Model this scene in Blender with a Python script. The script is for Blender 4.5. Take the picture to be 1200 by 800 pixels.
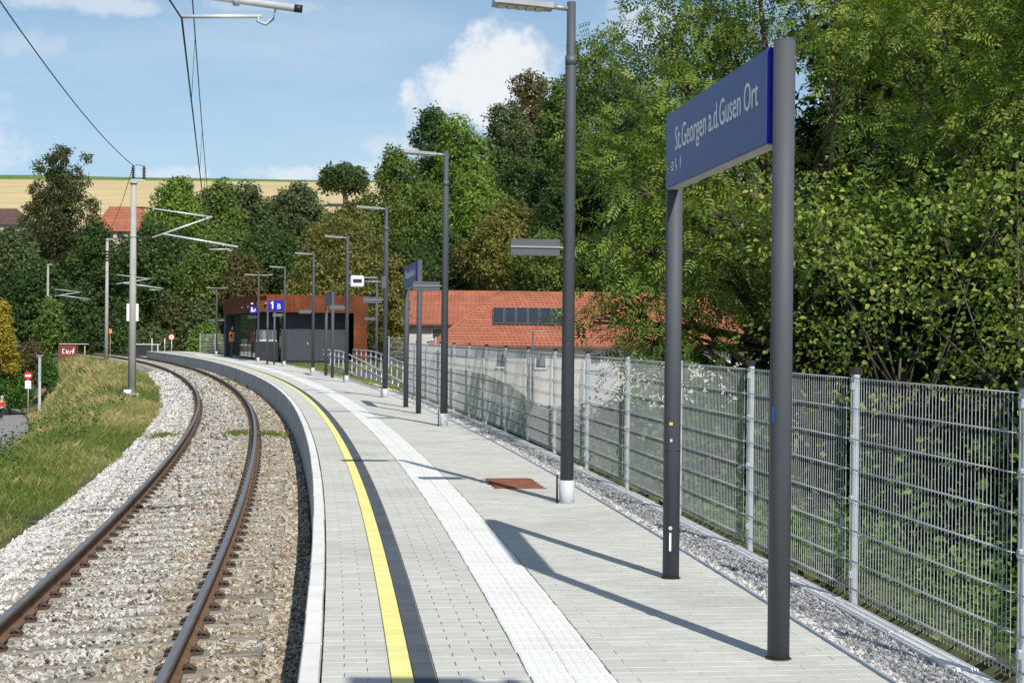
import bpy, math, random
import numpy as np
from mathutils import Vector, Matrix
for o in list(bpy.data.objects): bpy.data.objects.remove(o)
SC = bpy.context.scene
COL = SC.collection
rng = np.random.default_rng(7)
random.seed(7)
R = math.radians

# ------------------------------------------------------------------ camera
FPX, HOR, ROLL, CH = 1800.0, 392.0, 0.0095, 1.75
PITCH = -(400 - HOR) / FPX
cp, sp, cr, sr = math.cos(PITCH), math.sin(PITCH), math.cos(ROLL), math.sin(ROLL)
FWD = Vector((0, cp, sp)); RGT = Vector((cr, -sr * sp, sr * cp)); UPV = Vector((-sr, -cr * sp, cr * cp))
cam = bpy.data.cameras.new('camera'); cam_o = bpy.data.objects.new('camera', cam); COL.objects.link(cam_o)
cam.sensor_width = 36.0; cam.lens = FPX / 1200 * 36; cam.clip_start = 0.1; cam.clip_end = 6000
m = Matrix.Identity(4)
for i in range(3):
    m[i][0] = RGT[i]; m[i][1] = UPV[i]; m[i][2] = -FWD[i]
m[2][3] = CH
cam_o.matrix_world = m
SC.camera = cam_o

def ray(x, y):
    return FWD + RGT * ((x - 600) / FPX) + UPV * (-(y - 400) / FPX)
def G(x, y, z):                     # where the sight line meets the level z
    r = ray(x, y); t = (z - CH) / r.z
    return Vector((r.x * t, r.y * t, z))
def D(x, y, Y):                     # point of the sight line at distance Y
    r = ray(x, y); t = Y / r.y
    return Vector((r.x * t, Y, CH + r.z * t))

# ------------------------------------------------------------------ light
SUN_EL, SUN_X, SUN_Y = R(42.8), 0.374, -0.927
w = bpy.data.worlds.new('World'); SC.world = w; w.use_nodes = True
nt = w.node_tree; nt.nodes.clear()
def wn(t, **k):
    n = nt.nodes.new(t)
    for a, b in k.items(): setattr(n, a, b)
    return n
def wl(a, b): nt.links.new(a, b)
def wmath(op, a, b=None, clamp=False):
    n = wn('ShaderNodeMath', operation=op); n.use_clamp = clamp
    for i, v in enumerate((a, b)):
        if v is None: continue
        if isinstance(v, (int, float)): n.inputs[i].default_value = v
        else: wl(v, n.inputs[i])
    return n.outputs[0]
sky = wn('ShaderNodeTexSky', sky_type='NISHITA'); sky.sun_disc = False
sky.sun_elevation = SUN_EL; sky.sun_rotation = math.atan2(SUN_X, SUN_Y)
sky.altitude = 300; sky.air_density = 1.0; sky.dust_density = 0.6; sky.ozone_density = 1.8
tc = wn('ShaderNodeTexCoord')
sepv = wn('ShaderNodeSeparateXYZ'); wl(tc.outputs['Generated'], sepv.inputs[0])
noi = wn('ShaderNodeTexNoise'); noi.inputs['Scale'].default_value = 26; noi.inputs['Detail'].default_value = 8
noi.inputs['Roughness'].default_value = 0.62; wl(tc.outputs['Generated'], noi.inputs['Vector'])
def cloud(px, py, rx, ry, amp=0.9):        # a cloud mass standing in one direction of the sky
    d = ray(px, py).normalized()
    sub = wn('ShaderNodeVectorMath', operation='SUBTRACT'); wl(tc.outputs['Generated'], sub.inputs[0]); sub.inputs[1].default_value = d
    mul = wn('ShaderNodeVectorMath', operation='MULTIPLY'); wl(sub.outputs[0], mul.inputs[0])
    mul.inputs[1].default_value = (FPX / rx, FPX / rx, FPX / ry)
    ln = wn('ShaderNodeVectorMath', operation='LENGTH'); wl(mul.outputs[0], ln.inputs[0])
    a = wmath('SUBTRACT', 1.0, ln.outputs['Value'])
    b = wmath('MULTIPLY', wmath('SUBTRACT', noi.outputs['Fac'], 0.5), 3.2)
    mr = wn('ShaderNodeMapRange'); mr.interpolation_type = 'SMOOTHSTEP'
    wl(wmath('ADD', a, b), mr.inputs[0]); mr.inputs[1].default_value = 0.0; mr.inputs[2].default_value = 0.75
    mr.inputs[4].default_value = amp
    return mr.outputs[0]
acc = None
for c in ((562, 66, 60, 55, .95), (560, 112, 92, 52, .95), (600, 105, 60, 50, .9), (520, 150, 60, 40, .6), (350, 204, 90, 14, .6), (200, 205, 60, 12, .45),
          (440, 200, 60, 20, .5), (110, 4, 120, 14, .5), (30, 50, 50, 22, .3), (330, 8, 140, 10, .3), (760, 30, 60, 40, .5), (470, 175, 60, 22, .4),
          (-300, 150, 260, 60, .6), (1500, 100, 240, 90, .7), (1150, -260, 300, 120, .6), (200, -420, 420, 90, .4)):
    v = cloud(*c)
    acc = v if acc is None else wmath('MAXIMUM', acc, v)
lp2 = wn('ShaderNodeTexNoise'); lp2.inputs['Scale'].default_value = 3.0; lp2.inputs['Detail'].default_value = 9; lp2.inputs['Roughness'].default_value = .6
st = wn('ShaderNodeMapping'); st.inputs['Scale'].default_value = (1, 1, 5); wl(tc.outputs['Generated'], st.inputs[0]); wl(st.outputs[0], lp2.inputs['Vector'])
wisp = wn('ShaderNodeMapRange'); wl(lp2.outputs['Fac'], wisp.inputs[0]); wisp.inputs[1].default_value = .45; wisp.inputs[2].default_value = .8; wisp.inputs[4].default_value = .32
allc = wmath('MAXIMUM', acc, wisp.outputs[0])
# thin summer haze over the whole sky, denser towards the horizon
hz = wn('ShaderNodeMapRange'); wl(sepv.outputs[2], hz.inputs[0]); hz.inputs[1].default_value = 0.0; hz.inputs[2].default_value = 0.4
hz.inputs[3].default_value = 0.50; hz.inputs[4].default_value = 0.10
mixh = wn('ShaderNodeMixRGB'); wl(hz.outputs[0], mixh.inputs[0]); wl(sky.outputs[0], mixh.inputs[1]); mixh.inputs[2].default_value = (4.1, 6.5, 8.9, 1)
mixc = wn('ShaderNodeMixRGB'); wl(allc, mixc.inputs[0]); wl(mixh.outputs[0], mixc.inputs[1]); mixc.inputs[2].default_value = (8.6, 8.8, 9.1, 1)
bg = wn('ShaderNodeBackground'); bg.inputs['Strength'].default_value = 0.095
wl(mixc.outputs[0], bg.inputs['Color'])
wo = wn('ShaderNodeOutputWorld'); wl(bg.outputs[0], wo.inputs['Surface'])
sun = bpy.data.lights.new('sun', 'SUN'); sun.energy = 4.6; sun.angle = R(0.53); sun.color = (1.0, 0.95, 0.87)
sun_o = bpy.data.objects.new('sun', sun); COL.objects.link(sun_o)
sd = Vector((SUN_X, SUN_Y, 0)).normalized() * math.cos(SUN_EL) + Vector((0, 0, math.sin(SUN_EL)))
sun_o.rotation_euler = sd.to_track_quat('Z', 'Y').to_euler(); sun_o.location = (20, -40, 40)
SC.view_settings.view_transform = 'Standard'; SC.view_settings.look = 'None'
SC.view_settings.exposure = 0.12; SC.view_settings.gamma = 1.0; SC.view_settings.use_curve_mapping = False
SC.render.engine = 'CYCLES'

# ------------------------------------------------------------------ materials
MAT = {}
def lin(c):
    return tuple(c) + (1,) if len(c) == 3 else c
def mat(name, c1, c2=None, scale=4.0, rough=0.7, bump=0.0, bscale=None, metal=0.0, detail=6, rand=0.0, stretch=None, c3=None, spec=0.5, dirt=None, coat=0.0):
    """procedural material: two or three noise-mixed colours, noise relief, a random value per object"""
    m = bpy.data.materials.new(name); m.use_nodes = True; t = m.node_tree; N = t.nodes; L = t.links
    b = N['Principled BSDF']; b.inputs['Roughness'].default_value = rough; b.inputs['Metallic'].default_value = metal
    b.inputs['Specular IOR Level'].default_value = spec; b.inputs['Coat Weight'].default_value = coat
    g = N.new('ShaderNodeNewGeometry'); mp = N.new('ShaderNodeMapping'); L.new(g.outputs['Position'], mp.inputs[0])
    if stretch: mp.inputs['Scale'].default_value = stretch
    n1 = N.new('ShaderNodeTexNoise'); n1.inputs['Scale'].default_value = scale; n1.inputs['Detail'].default_value = detail; n1.inputs['Roughness'].default_value = .6
    L.new(mp.outputs[0], n1.inputs['Vector'])
    rp = N.new('ShaderNodeValToRGB'); L.new(n1.outputs['Fac'], rp.inputs[0])
    rp.color_ramp.elements[0].position = .3; rp.color_ramp.elements[1].position = .7
    rp.color_ramp.elements[0].color = lin(c1); rp.color_ramp.elements[1].color = lin(c2 or c1)
    if c3:
        e = rp.color_ramp.elements.new(.52); e.color = lin(c3)
    out = rp.outputs[0]
    if dirt:                                    # (colour, scale, amount): stains with a shape of their own
        n3 = N.new('ShaderNodeTexNoise'); n3.inputs['Scale'].default_value = dirt[1]; n3.inputs['Detail'].default_value = 8; L.new(g.outputs['Position'], n3.inputs['Vector'])
        mr = N.new('ShaderNodeMapRange'); L.new(n3.outputs['Fac'], mr.inputs[0]); mr.inputs[1].default_value = .52; mr.inputs[2].default_value = .72; mr.inputs[4].default_value = dirt[2]
        mx = N.new('ShaderNodeMixRGB'); L.new(mr.outputs[0], mx.inputs[0]); L.new(out, mx.inputs[1]); mx.inputs[2].default_value = lin(dirt[0]); out = mx.outputs[0]
    if rand:
        oi = N.new('ShaderNodeObjectInfo'); at = N.new('ShaderNodeAttribute'); at.attribute_name = 'rnd'
        ad = N.new('ShaderNodeMath'); ad.operation = 'ADD'; L.new(oi.outputs['Random'], ad.inputs[0]); L.new(at.outputs['Fac'], ad.inputs[1])
        fr = N.new('ShaderNodeMath'); fr.operation = 'FRACT'; L.new(ad.outputs[0], fr.inputs[0])
        mr = N.new('ShaderNodeMapRange'); L.new(fr.outputs[0], mr.inputs[0]); mr.inputs[3].default_value = 1 - rand; mr.inputs[4].default_value = 1 + rand
        hs = N.new('ShaderNodeHueSaturation'); L.new(mr.outputs[0], hs.inputs['Value']); L.new(out, hs.inputs['Color']); out = hs.outputs[0]
    L.new(out, b.inputs['Base Color'])
    if bump:
        n2 = N.new('ShaderNodeTexNoise'); n2.inputs['Scale'].default_value = bscale or scale * 6; n2.inputs['Detail'].default_value = 5; L.new(mp.outputs[0], n2.inputs['Vector'])
        bp = N.new('ShaderNodeBump'); bp.inputs['Strength'].default_value = bump; bp.inputs['Distance'].default_value = .02; L.new(n2.outputs['Fac'], bp.inputs['Height']); L.new(bp.outputs[0], b.inputs['Normal'])
    MAT[name] = m
    return m
def leafmat(name, cols, trans=0.35, rough=0.55, spec=0.35):
    """leaf: colour by a random value stored per leaf, light shining through"""
    m = bpy.data.materials.new(name); m.use_nodes = True; t = m.node_tree; N = t.nodes; L = t.links
    b = N['Principled BSDF']; b.inputs['Roughness'].default_value = rough; b.inputs['Specular IOR Level'].default_value = spec
    at = N.new('ShaderNodeAttribute'); at.attribute_name = 'rnd'
    rp = N.new('ShaderNodeValToRGB'); L.new(at.outputs['Fac'], rp.inputs[0])
    els = rp.color_ramp.elements
    els[0].position = 0; els[0].color = lin(cols[0]); els[1].position = 1; els[1].color = lin(cols[-1])
    for i, c in enumerate(cols[1:-1], 1):
        e = els.new(i / (len(cols) - 1)); e.color = lin(c)
    L.new(rp.outputs[0], b.inputs['Base Color'])
    tr = N.new('ShaderNodeBsdfTranslucent')
    mu = N.new('ShaderNodeMixRGB'); mu.blend_type = 'MULTIPLY'; mu.inputs[0].default_value = 1; L.new(rp.outputs[0], mu.inputs[1]); mu.inputs[2].default_value = (1.25, 1.3, .55, 1)
    L.new(mu.outputs[0], tr.inputs['Color'])
    ms = N.new('ShaderNodeMixShader'); ms.inputs[0].default_value = trans; L.new(b.outputs[0], ms.inputs[1]); L.new(tr.outputs[0], ms.inputs[2])
    L.new(ms.outputs[0], N['Material Output'].inputs['Surface'])
    MAT[name] = m
    return m

mat('paver', (.50, .50, .455), (.575, .573, .525), 3, .85, .35, 120, rand=.05, dirt=((.40, .39, .355), .55, .62))
mat('paver_dark', (.060, .073, .088), (.080, .095, .112), 3, .8, .3, 120, rand=.12)
mat('yellow_paint', (.80, .74, .22), (.85, .80, .32), 5, .75, .3, 120, rand=.04, dirt=((.62, .58, .32), 2.2, .3))
mat('tactile', (.73, .73, .70), (.79, .79, .76), 3, .8, .25, 120, rand=.02, dirt=((.60, .59, .55), .9, .4))
mat('coping', (.72, .715, .685), (.80, .795, .765), 2.5, .85, .35, 90, rand=.05, dirt=((.47, .46, .43), 1.5, .35))
mat('concrete_wall', (.36, .36, .35), (.46, .46, .44), 2.2, .9, .4, 60, rand=.06, stretch=(1, 1, .25), dirt=((.30, .29, .26), 1.2, .5))
mat('joint_sand', (.26, .255, .24), (.36, .35, .33), 20, .95, .4)
mat('steel_zinc', (.38, .43, .47), (.50, .545, .58), 9, .5, .1, metal=.25, dirt=((.35, .38, .41), 3, .5))
mat('wire_zinc', (.40, .43, .44), (.50, .52, .53), 6, .5, metal=.2)
mat('kerb', (.74, .735, .71), (.82, .815, .79), 3, .9, .4, 80, rand=.06, dirt=((.42, .41, .38), 2.0, .4))
mat('anthracite', (.066, .073, .084), (.080, .088, .100), 1.5, .62, .05, 200, metal=.0, spec=.35)
mat('anthracite_box', (.085, .095, .108), (.105, .115, .128), 2, .5, .05, 200)
mat('lamp_grey', (.30, .31, .32), (.38, .39, .40), 3, .45, metal=.4)
mat('pole_base', (.46, .49, .52), (.54, .56, .59), 6, .75, .15)
mat('led', (.55, .53, .38), (.72, .70, .58), 14, .25)
mat('black_plastic', (.012, .012, .013), (.02, .02, .02), 5, .5)
mat('sign_blue', (.018, .066, .255), (.020, .072, .275), 2, .42, spec=.34)
mat('sign_blue_edge', (.012, .015, .36), (.014, .018, .40), 2, .35)
mat('sign_white', (.86, .86, .86), (.90, .90, .90), 2, .5)
mat('sign_yellow', (.55, .40, .05), (.62, .46, .07), 2, .5)
mat('sign_red', (.62, .02, .025), (.68, .03, .03), 2, .45)
mat('sign_under', (.42, .41, .38), (.52, .51, .48), 4, .6)
mat('white_paint', (.74, .74, .72), (.82, .82, .80), 4, .5, dirt=((.5, .48, .42), 3, .4))
mat('corten', (.085, .030, .017), (.20, .064, .028), 1.6, .9, .3, 40, c3=(.135, .042, .020), rand=.14, stretch=(1, 1, .55), dirt=((.075, .028, .020), 1.1, .6), spec=.12)
mat('rust_plate', (.14, .045, .025), (.28, .095, .045), 9, .8, .4, 80, dirt=((.07, .03, .02), 5, .6))
mat('shelter_wall', (.042, .050, .060), (.052, .061, .073), 1.5, .7, spec=.3)
mat('dark_interior', (.012, .013, .015), (.018, .019, .022), 1.5, .6)
mat('rail_rust', (.12, .066, .036), (.21, .125, .072), 9, .8, .3, 60, dirt=((.06, .035, .022), 4, .5))
mat('rail_head', (.23, .215, .20), (.33, .31, .29), 5, .38, metal=.65, stretch=(6, .5, 1))
mat('clip', (.045, .030, .022), (.09, .06, .04), 12, .7)
mat('sleeper', (.24, .215, .18), (.44, .41, .35), 5, .92, .8, 26, c3=(.33, .305, .26), rand=.18, stretch=(.35, 5, 5), dirt=((.13, .11, .09), 3, .6))
mat('bed_ballast', (.15, .135, .115), (.36, .34, .30), 30, .95, .9, 34, detail=3)
mat('concrete_mast', (.33, .325, .30), (.44, .43, .40), 3, .9, .4, 60, stretch=(1, 1, .35), dirt=((.34, .30, .22), 1.1, .5))
mat('galv_tube', (.60, .62, .63), (.72, .74, .75), 6, .4, metal=.3)
mat('insulator', (.035, .022, .018), (.06, .04, .03), 4, .3)
mat('cable', (.030, .032, .032), (.045, .047, .045), 4, .6)
mat('asphalt', (.085, .085, .088), (.13, .13, .132), 3, .95, .3, 80, dirt=((.17, .165, .155), 1.2, .4))
mat('path_asphalt', (.20, .20, .20), (.28, .28, .275), 3, .95, .3, 80, dirt=((.17, .165, .155), 1.2, .4))
mat('yard', (.19, .19, .18), (.27, .265, .25), .5, .95, .3, 20, dirt=((.20, .195, .18), .25, .5))
mat('soil', (.055, .060, .022), (.105, .105, .040), .6, 1.0, .5, 6, c3=(.075, .085, .028))
mat('wheat', (.46, .36, .175), (.60, .485, .26), .06, 1.0, .3, 1.2, c3=(.53, .42, .215), stretch=(.25, 3.0, 1))
mat('crop_green', (.075, .13, .030), (.11, .18, .045), .2, 1.0, .4, 2)
mat('roof_tile', (.28, .095, .053), (.41, .160, .095), 1.4, .9, .5, 9, c3=(.35, .122, .070), rand=.10, dirt=((.22, .085, .055), .7, .5))
mat('roof_old', (.085, .050, .042), (.13, .080, .065), 1.2, .9, .4, 8)
mat('render_cream', (.52, .49, .43), (.60, .575, .51), 1.0, .9, .2, 30, dirt=((.42, .40, .35), .8, .4))
mat('render_yellow', (.58, .52, .34), (.66, .60, .42), 1.0, .9, .2, 30)
mat('render_grey', (.42, .42, .41), (.52, .52, .51), 1.0, .9, .2, 30)
mat('window_dark', (.020, .024, .030), (.035, .042, .050), 1, .12, spec=.7)
mat('glass_dark', (.035, .045, .040), (.05, .06, .055), .7, .06, spec=.9)
mat('solar', (.025, .030, .040), (.035, .042, .055), 2, .18, spec=.6)
mat('wood_dark', (.10, .055, .035), (.17, .10, .06), 3, .85, .4, 20)
mat('red_panel', (.17, .020, .018), (.24, .035, .028), 1.5, .7, .2, 20, dirt=((.12, .03, .025), 2, .5))
mat('wood_pale', (.40, .30, .16), (.50, .39, .22), 3, .85)
mat('bark', (.060, .048, .035), (.13, .105, .080), 6, .95, .8, 14, stretch=(1, 1, .3))
mat('bark_pale', (.060, .050, .038), (.12, .10, .080), 6, .95, .6, 14, stretch=(1, 1, .3))
mat('orange_box', (.70, .22, .05), (.76, .27, .07), 3, .6)
mat('skin', (.48, .29, .20), (.52, .32, .23), 3, .6)
mat('cloth_red', (.42, .035, .03), (.50, .05, .04), 9, .85)
mat('cloth_dark', (.015, .016, .02), (.03, .03, .035), 9, .85)
leafmat('stone_ballast', [(.045, .035, .028), (.12, .085, .06), (.24, .21, .175), (.36, .34, .305), (.47, .455, .425), (.56, .545, .52), (.65, .64, .62)], trans=0, rough=.95, spec=.2)
leafmat('stone_tan', [(.07, .045, .028), (.17, .115, .070), (.26, .205, .140), (.34, .29, .215), (.41, .37, .30), (.48, .45, .39), (.55, .525, .475)], trans=0, rough=.95, spec=.2)
leafmat('stone_grey', [(.16, .155, .15), (.34, .335, .325), (.48, .475, .46), (.58, .575, .56), (.66, .655, .64)], trans=0, rough=.95, spec=.2)
leafmat('leaf_ash', [(0.064, 0.119, 0.020), (0.106, 0.175, 0.026), (0.163, 0.242, 0.035), (0.248, 0.323, 0.048), (0.390, 0.403, 0.067)], trans=.32)
leafmat('leaf_hazel', [(0.078, 0.133, 0.024), (0.131, 0.203, 0.034), (0.200, 0.281, 0.046), (0.295, 0.359, 0.066), (0.521, 0.453, 0.094)], trans=.32)
leafmat('leaf_oak', [(0.070, 0.112, 0.024), (0.108, 0.164, 0.032), (0.156, 0.217, 0.044), (0.225, 0.281, 0.058)])
leafmat('leaf_maple', [(0.087, 0.152, 0.025), (0.137, 0.224, 0.035), (0.197, 0.291, 0.046), (0.288, 0.365, 0.064)])
leafmat('leaf_dark', [(0.029, 0.063, 0.015), (0.048, 0.092, 0.022), (0.068, 0.119, 0.028), (0.096, 0.151, 0.037)])
leafmat('leaf_shade', [(.012, .026, .009), (.018, .038, .012), (.026, .050, .015), (.036, .062, .020)])  # darkened green: the deep shade inside the thicket is put into the leaf colour
leafmat('leaf_olive', [(0.095, 0.103, 0.027), (0.157, 0.157, 0.038), (0.224, 0.213, 0.050), (0.302, 0.269, 0.067)])
leafmat('leaf_rust', [(0.075, 0.08, 0.028), (0.11, 0.1, 0.034), (0.15, 0.115, 0.04), (0.1, 0.13, 0.036)])
leafmat('leaf_larch', [(0.045, 0.062, 0.02), (0.07, 0.088, 0.026), (0.098, 0.11, 0.034), (0.13, 0.13, 0.042)])
leafmat('leaf_grey', [(0.058, 0.09, 0.034), (0.085, 0.125, 0.046), (0.12, 0.16, 0.06), (0.16, 0.2, 0.076)])
leafmat('leaf_yellow', [(.20, .16, .020), (.32, .26, .028), (.42, .35, .040), (.26, .27, .04)])
leafmat('leaf_bright', [(.040, .11, .014), (.06, .15, .020), (.085, .19, .028), (.12, .22, .035)])
leafmat('leaf_bramble', [(0.036, 0.084, 0.019), (0.066, 0.132, 0.029), (0.108, 0.192, 0.041), (0.180, 0.240, 0.072), (0.264, 0.240, 0.144)])
leafmat('grass', [(0.069, 0.132, 0.023), (0.109, 0.178, 0.032), (0.161, 0.218, 0.046), (0.253, 0.253, 0.086), (0.391, 0.333, 0.149), (0.529, 0.437, 0.230)], trans=.3, rough=.75, spec=.2)

# ------------------------------------------------------------------ objects
ORG = {}
def link(o, parent=None):
    COL.objects.link(o)
    if parent is not None: o.parent = parent
    return o
def tag(o, label=None, cat=None, group=None, kind=None):
    for k, v in (('label', label), ('category', cat), ('group', group), ('kind', kind)):
        if v: o[k] = v
    return o
def thing(name, loc, label, cat, group=None):
    o = bpy.data.objects.new(name, None); o.location = loc; o.empty_display_size = .2
    link(o); ORG[o.name] = Vector(loc)
    return tag(o, label, cat, group)
def mesh_np(name, V, F, material, smooth=False, rnd=None):
    V = np.asarray(V, np.float32); F = np.asarray(F, np.int32); k = F.shape[1]
    me = bpy.data.meshes.new(name)
    me.vertices.add(len(V)); me.vertices.foreach_set('co', V.ravel())
    me.loops.add(F.size); me.loops.foreach_set('vertex_index', F.ravel())
    me.polygons.add(len(F)); me.polygons.foreach_set('loop_start', np.arange(len(F), dtype=np.int32) * k)
    me.polygons.foreach_set('use_smooth', np.full(len(F), smooth))
    me.update(calc_edges=True)
    if rnd is not None:
        a = me.attributes.new('rnd', 'FLOAT', 'POINT'); a.data.foreach_set('value', np.asarray(rnd, np.float32))
    me.materials.append(MAT[material])
    return me
def obj_np(name, V, F, material, parent=None, **k):
    V = np.asarray(V, np.float32)
    if parent is not None: V = V - np.array(ORG[parent.name], np.float32)
    o = bpy.data.objects.new(name, mesh_np(name, V, F, material, **k)); link(o, parent)
    ORG[o.name] = ORG[parent.name] if parent is not None else Vector((0, 0, 0))
    return o
class MB:
    """collects shapes in world (or frame) coordinates, then builds ONE mesh object"""
    def __init__(self, T=None): self.v = []; self.f = []; self.sm = []; self.T = T
    def add(self, V, F, smooth=False):
        n = len(self.v)
        self.v += [self.T @ Vector(p) if self.T is not None else Vector(p) for p in V]
        self.f += [tuple(n + i for i in f) for f in F]; self.sm += [smooth] * len(F)
        return self
    def box(self, c, s, bev=0.0, rz=0.0, ry=0.0, rx=0.0):
        x, y, z = (d / 2 for d in s); M = Matrix.Translation(c) @ Matrix.Rotation(rz, 4, 'Z') @ Matrix.Rotation(ry, 4, 'Y') @ Matrix.Rotation(rx, 4, 'X')
        if bev <= 0:
            V = [(a * x, b * y, d * z) for d in (-1, 1) for b in (-1, 1) for a in (-1, 1)]
            F = [(0, 2, 3, 1), (4, 5, 7, 6), (0, 1, 5, 4), (2, 6, 7, 3), (0, 4, 6, 2), (1, 3, 7, 5)]
        else:
            b_ = bev; V = []; F = []
            idx = {}
            for d in (-1, 1):
                for b in (-1, 1):
                    for a in (-1, 1):
                        for k, e in enumerate(((0, b_, b_), (b_, 0, b_), (b_, b_, 0))):
                            idx[(a, b, d, k)] = len(V); V.append((a * (x - e[0]), b * (y - e[1]), d * (z - e[2])))
            def q(l): F.append(tuple(l))
            for s_ in (-1, 1):
                q([idx[(s_, b, d, 0)] for b, d in ((-1, -1), (s_, -s_), (1, 1), (-s_, s_))] if 0 else [idx[(s_, b, d, 0)] for b, d in ((-1, -1), (1, -1), (1, 1), (-1, 1))][::s_])
                q([idx[(a, s_, d, 1)] for a, d in ((-1, -1), (1, -1), (1, 1), (-1, 1))][::-s_])
                q([idx[(a, b, s_, 2)] for a, b in ((-1, -1), (1, -1), (1, 1), (-1, 1))][::s_])
            for b in (-1, 1):
                for d in (-1, 1): q([idx[(-1, b, d, 1)], idx[(1, b, d, 1)], idx[(1, b, d, 2)], idx[(-1, b, d, 2)]][::b * d])
            for a in (-1, 1):
                for d in (-1, 1): q([idx[(a, -1, d, 0)], idx[(a, 1, d, 0)], idx[(a, 1, d, 2)], idx[(a, -1, d, 2)]][::-a * d])
            for a in (-1, 1):
                for b in (-1, 1): q([idx[(a, b, -1, 0)], idx[(a, b, 1, 0)], idx[(a, b, 1, 1)], idx[(a, b, -1, 1)]][::a * b])
            for a in (-1, 1):
                for b in (-1, 1):
                    for d in (-1, 1): q([idx[(a, b, d, k)] for k in range(3)][::a * b * d])
        return self.add([M @ Vector(p) for p in V], F)
    def tube(self, pts, r, n=10, cap=True):
        pts = [Vector(p) for p in pts]; k = len(pts)
        rs = r if isinstance(r, (list, tuple)) else [r] * k
        V = []; F = []
        for i, p in enumerate(pts):
            d = (pts[min(i + 1, k - 1)] - pts[max(i - 1, 0)])
            d = d.normalized() if d.length > 1e-9 else Vector((0, 0, 1))
            u = d.cross(Vector((0, 0, 1)) if abs(d.z) < .95 else Vector((1, 0, 0))).normalized(); v = d.cross(u)
            V += [p + (u * math.cos(2 * math.pi * j / n) + v * math.sin(2 * math.pi * j / n)) * rs[i] for j in range(n)]
        for i in range(k - 1):
            F += [(i * n + j, i * n + (j + 1) % n, (i + 1) * n + (j + 1) % n, (i + 1) * n + j) for j in range(n)]
        self.add(V, F, True)
        if cap:
            b = len(self.v) - len(V)
            self.f += [tuple(b + j for j in range(n))[::-1], tuple(b + (k - 1) * n + j for j in range(n))]; self.sm += [False, False]
        return self
    def poly(self, pts, d):                   # flat outline pushed along the vector d
        n = len(pts); d = Vector(d); P = [Vector(p) for p in pts]
        return self.add(P + [p + d for p in P], [tuple(range(n))[::-1], tuple(range(n, 2 * n))] + [(i, (i + 1) % n, n + (i + 1) % n, n + i) for i in range(n)])
    def build(self, name, material, parent=None):
        off = ORG[parent.name] if parent is not None else Vector((0, 0, 0))
        me = bpy.data.meshes.new(name); me.from_pydata([tuple(v - off) for v in self.v], [], self.f)
        me.polygons.foreach_set('use_smooth', self.sm); me.materials.append(MAT[material]); me.update()
        o = bpy.data.objects.new(name, me); link(o, parent); ORG[o.name] = off
        return o
def base_obj(mb, name, material, loc, label, cat, group=None):     # a one-mesh thing with its origin at its base
    e = thing(name + '_tmp', loc, '', '')
    o = mb.build(name, material, e); o.parent = None; o.location = loc
    bpy.data.objects.remove(e)
    return tag(o, label, cat, group)
TW = {}
def text_mesh(body, size, T, material, name, parent, sx=1.0, align='LEFT', depth=.004, bold=0.0):
    cu = bpy.data.curves.new('t', 'FONT'); cu.body = body; cu.size = size; cu.align_x = align; cu.extrude = depth; cu.resolution_u = 3; cu.offset = bold
    o = bpy.data.objects.new('t', cu); COL.objects.link(o)
    bpy.context.view_layer.update()
    me = bpy.data.meshes.new_from_object(o.evaluated_get(bpy.context.evaluated_depsgraph_get()))
    bpy.data.objects.remove(o); TW[body] = max(v.co.x for v in me.vertices)
    me.transform(Matrix.Translation(-ORG[parent.name]) @ T @ Matrix.Diagonal((sx, 1, 1, 1)))
    me.materials.clear(); me.materials.append(MAT[material]); me.name = name
    q = bpy.data.objects.new(name, me); link(q, parent); ORG[q.name] = ORG[parent.name]
    return q

# ------------------------------------------------------------------ the line of the platform edge
KS = np.array([-35, 0, 15, 30, 45, 60, 80, 100, 130, 160, 200, 240, 330.])
HD = np.array([.05, .109, .1447, .1722, .2074, .2365, .2656, .2987, .3559, .4483, .5763, .7402, .95])
PS = np.arange(-35, 330, .25)
PH = np.interp(PS, KS, HD); PH = np.convolve(np.pad(PH, 20, 'edge'), np.ones(41) / 41, 'valid')
PX = np.cumsum(-np.sin(PH) * .25); PY = np.cumsum(np.cos(PH) * .25)
i0 = int(35 / .25); PX += -1.057 - PX[i0]; PY += 7.67 - PY[i0]
def P(s, o=0.0, z=0.0):                     # a point at s metres along the edge, o metres to its right
    h = np.interp(s, PS, PH); return Vector((np.interp(s, PS, PX) + math.cos(h) * o, np.interp(s, PS, PY) + math.sin(h) * o, z))
def PHd(s): return float(np.interp(s, PS, PH))
def PV(s, o, z):
    h = np.interp(s, PS, PH)
    return np.stack([np.interp(s, PS, PX) + np.cos(h) * o, np.interp(s, PS, PY) + np.sin(h) * o, z + 0 * h], -1)
def FR(s, o=0.0, z=0.0):                    # local frame: x to the right, y along the line
    return Matrix.Translation(P(s, o, z)) @ Matrix.Rotation(PHd(s), 4, 'Z')
def SO(X, Y):                               # inverse: (s, o) of ground points
    X = np.asarray(X, float); Y = np.asarray(Y, float); sh = X.shape; X = X.ravel(); Y = Y.ravel()
    S = np.empty(len(X)); O = np.empty(len(X))
    for a in range(0, len(X), 4000):
        x = X[a:a + 4000, None]; y = Y[a:a + 4000, None]
        i = np.argmin((x - PX[::4]) ** 2 + (y - PY[::4]) ** 2, 1) * 4
        h = PH[i]; dx = x[:, 0] - PX[i]; dy = y[:, 0] - PY[i]
        S[a:a + 4000] = PS[i] + (-np.sin(h) * dx + np.cos(h) * dy); O[a:a + 4000] = np.cos(h) * dx + np.sin(h) * dy
    return S.reshape(sh), O.reshape(sh)
def sst(a, b, x):
    t = np.clip((x - a) / (b - a), 0, 1); return t * t * (3 - 2 * t)
_ph = rng.uniform(0, 6.28, (24, 2)); _dr = rng.normal(size=(24, 3)); _dr /= np.linalg.norm(_dr, axis=1, keepdims=True)
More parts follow.
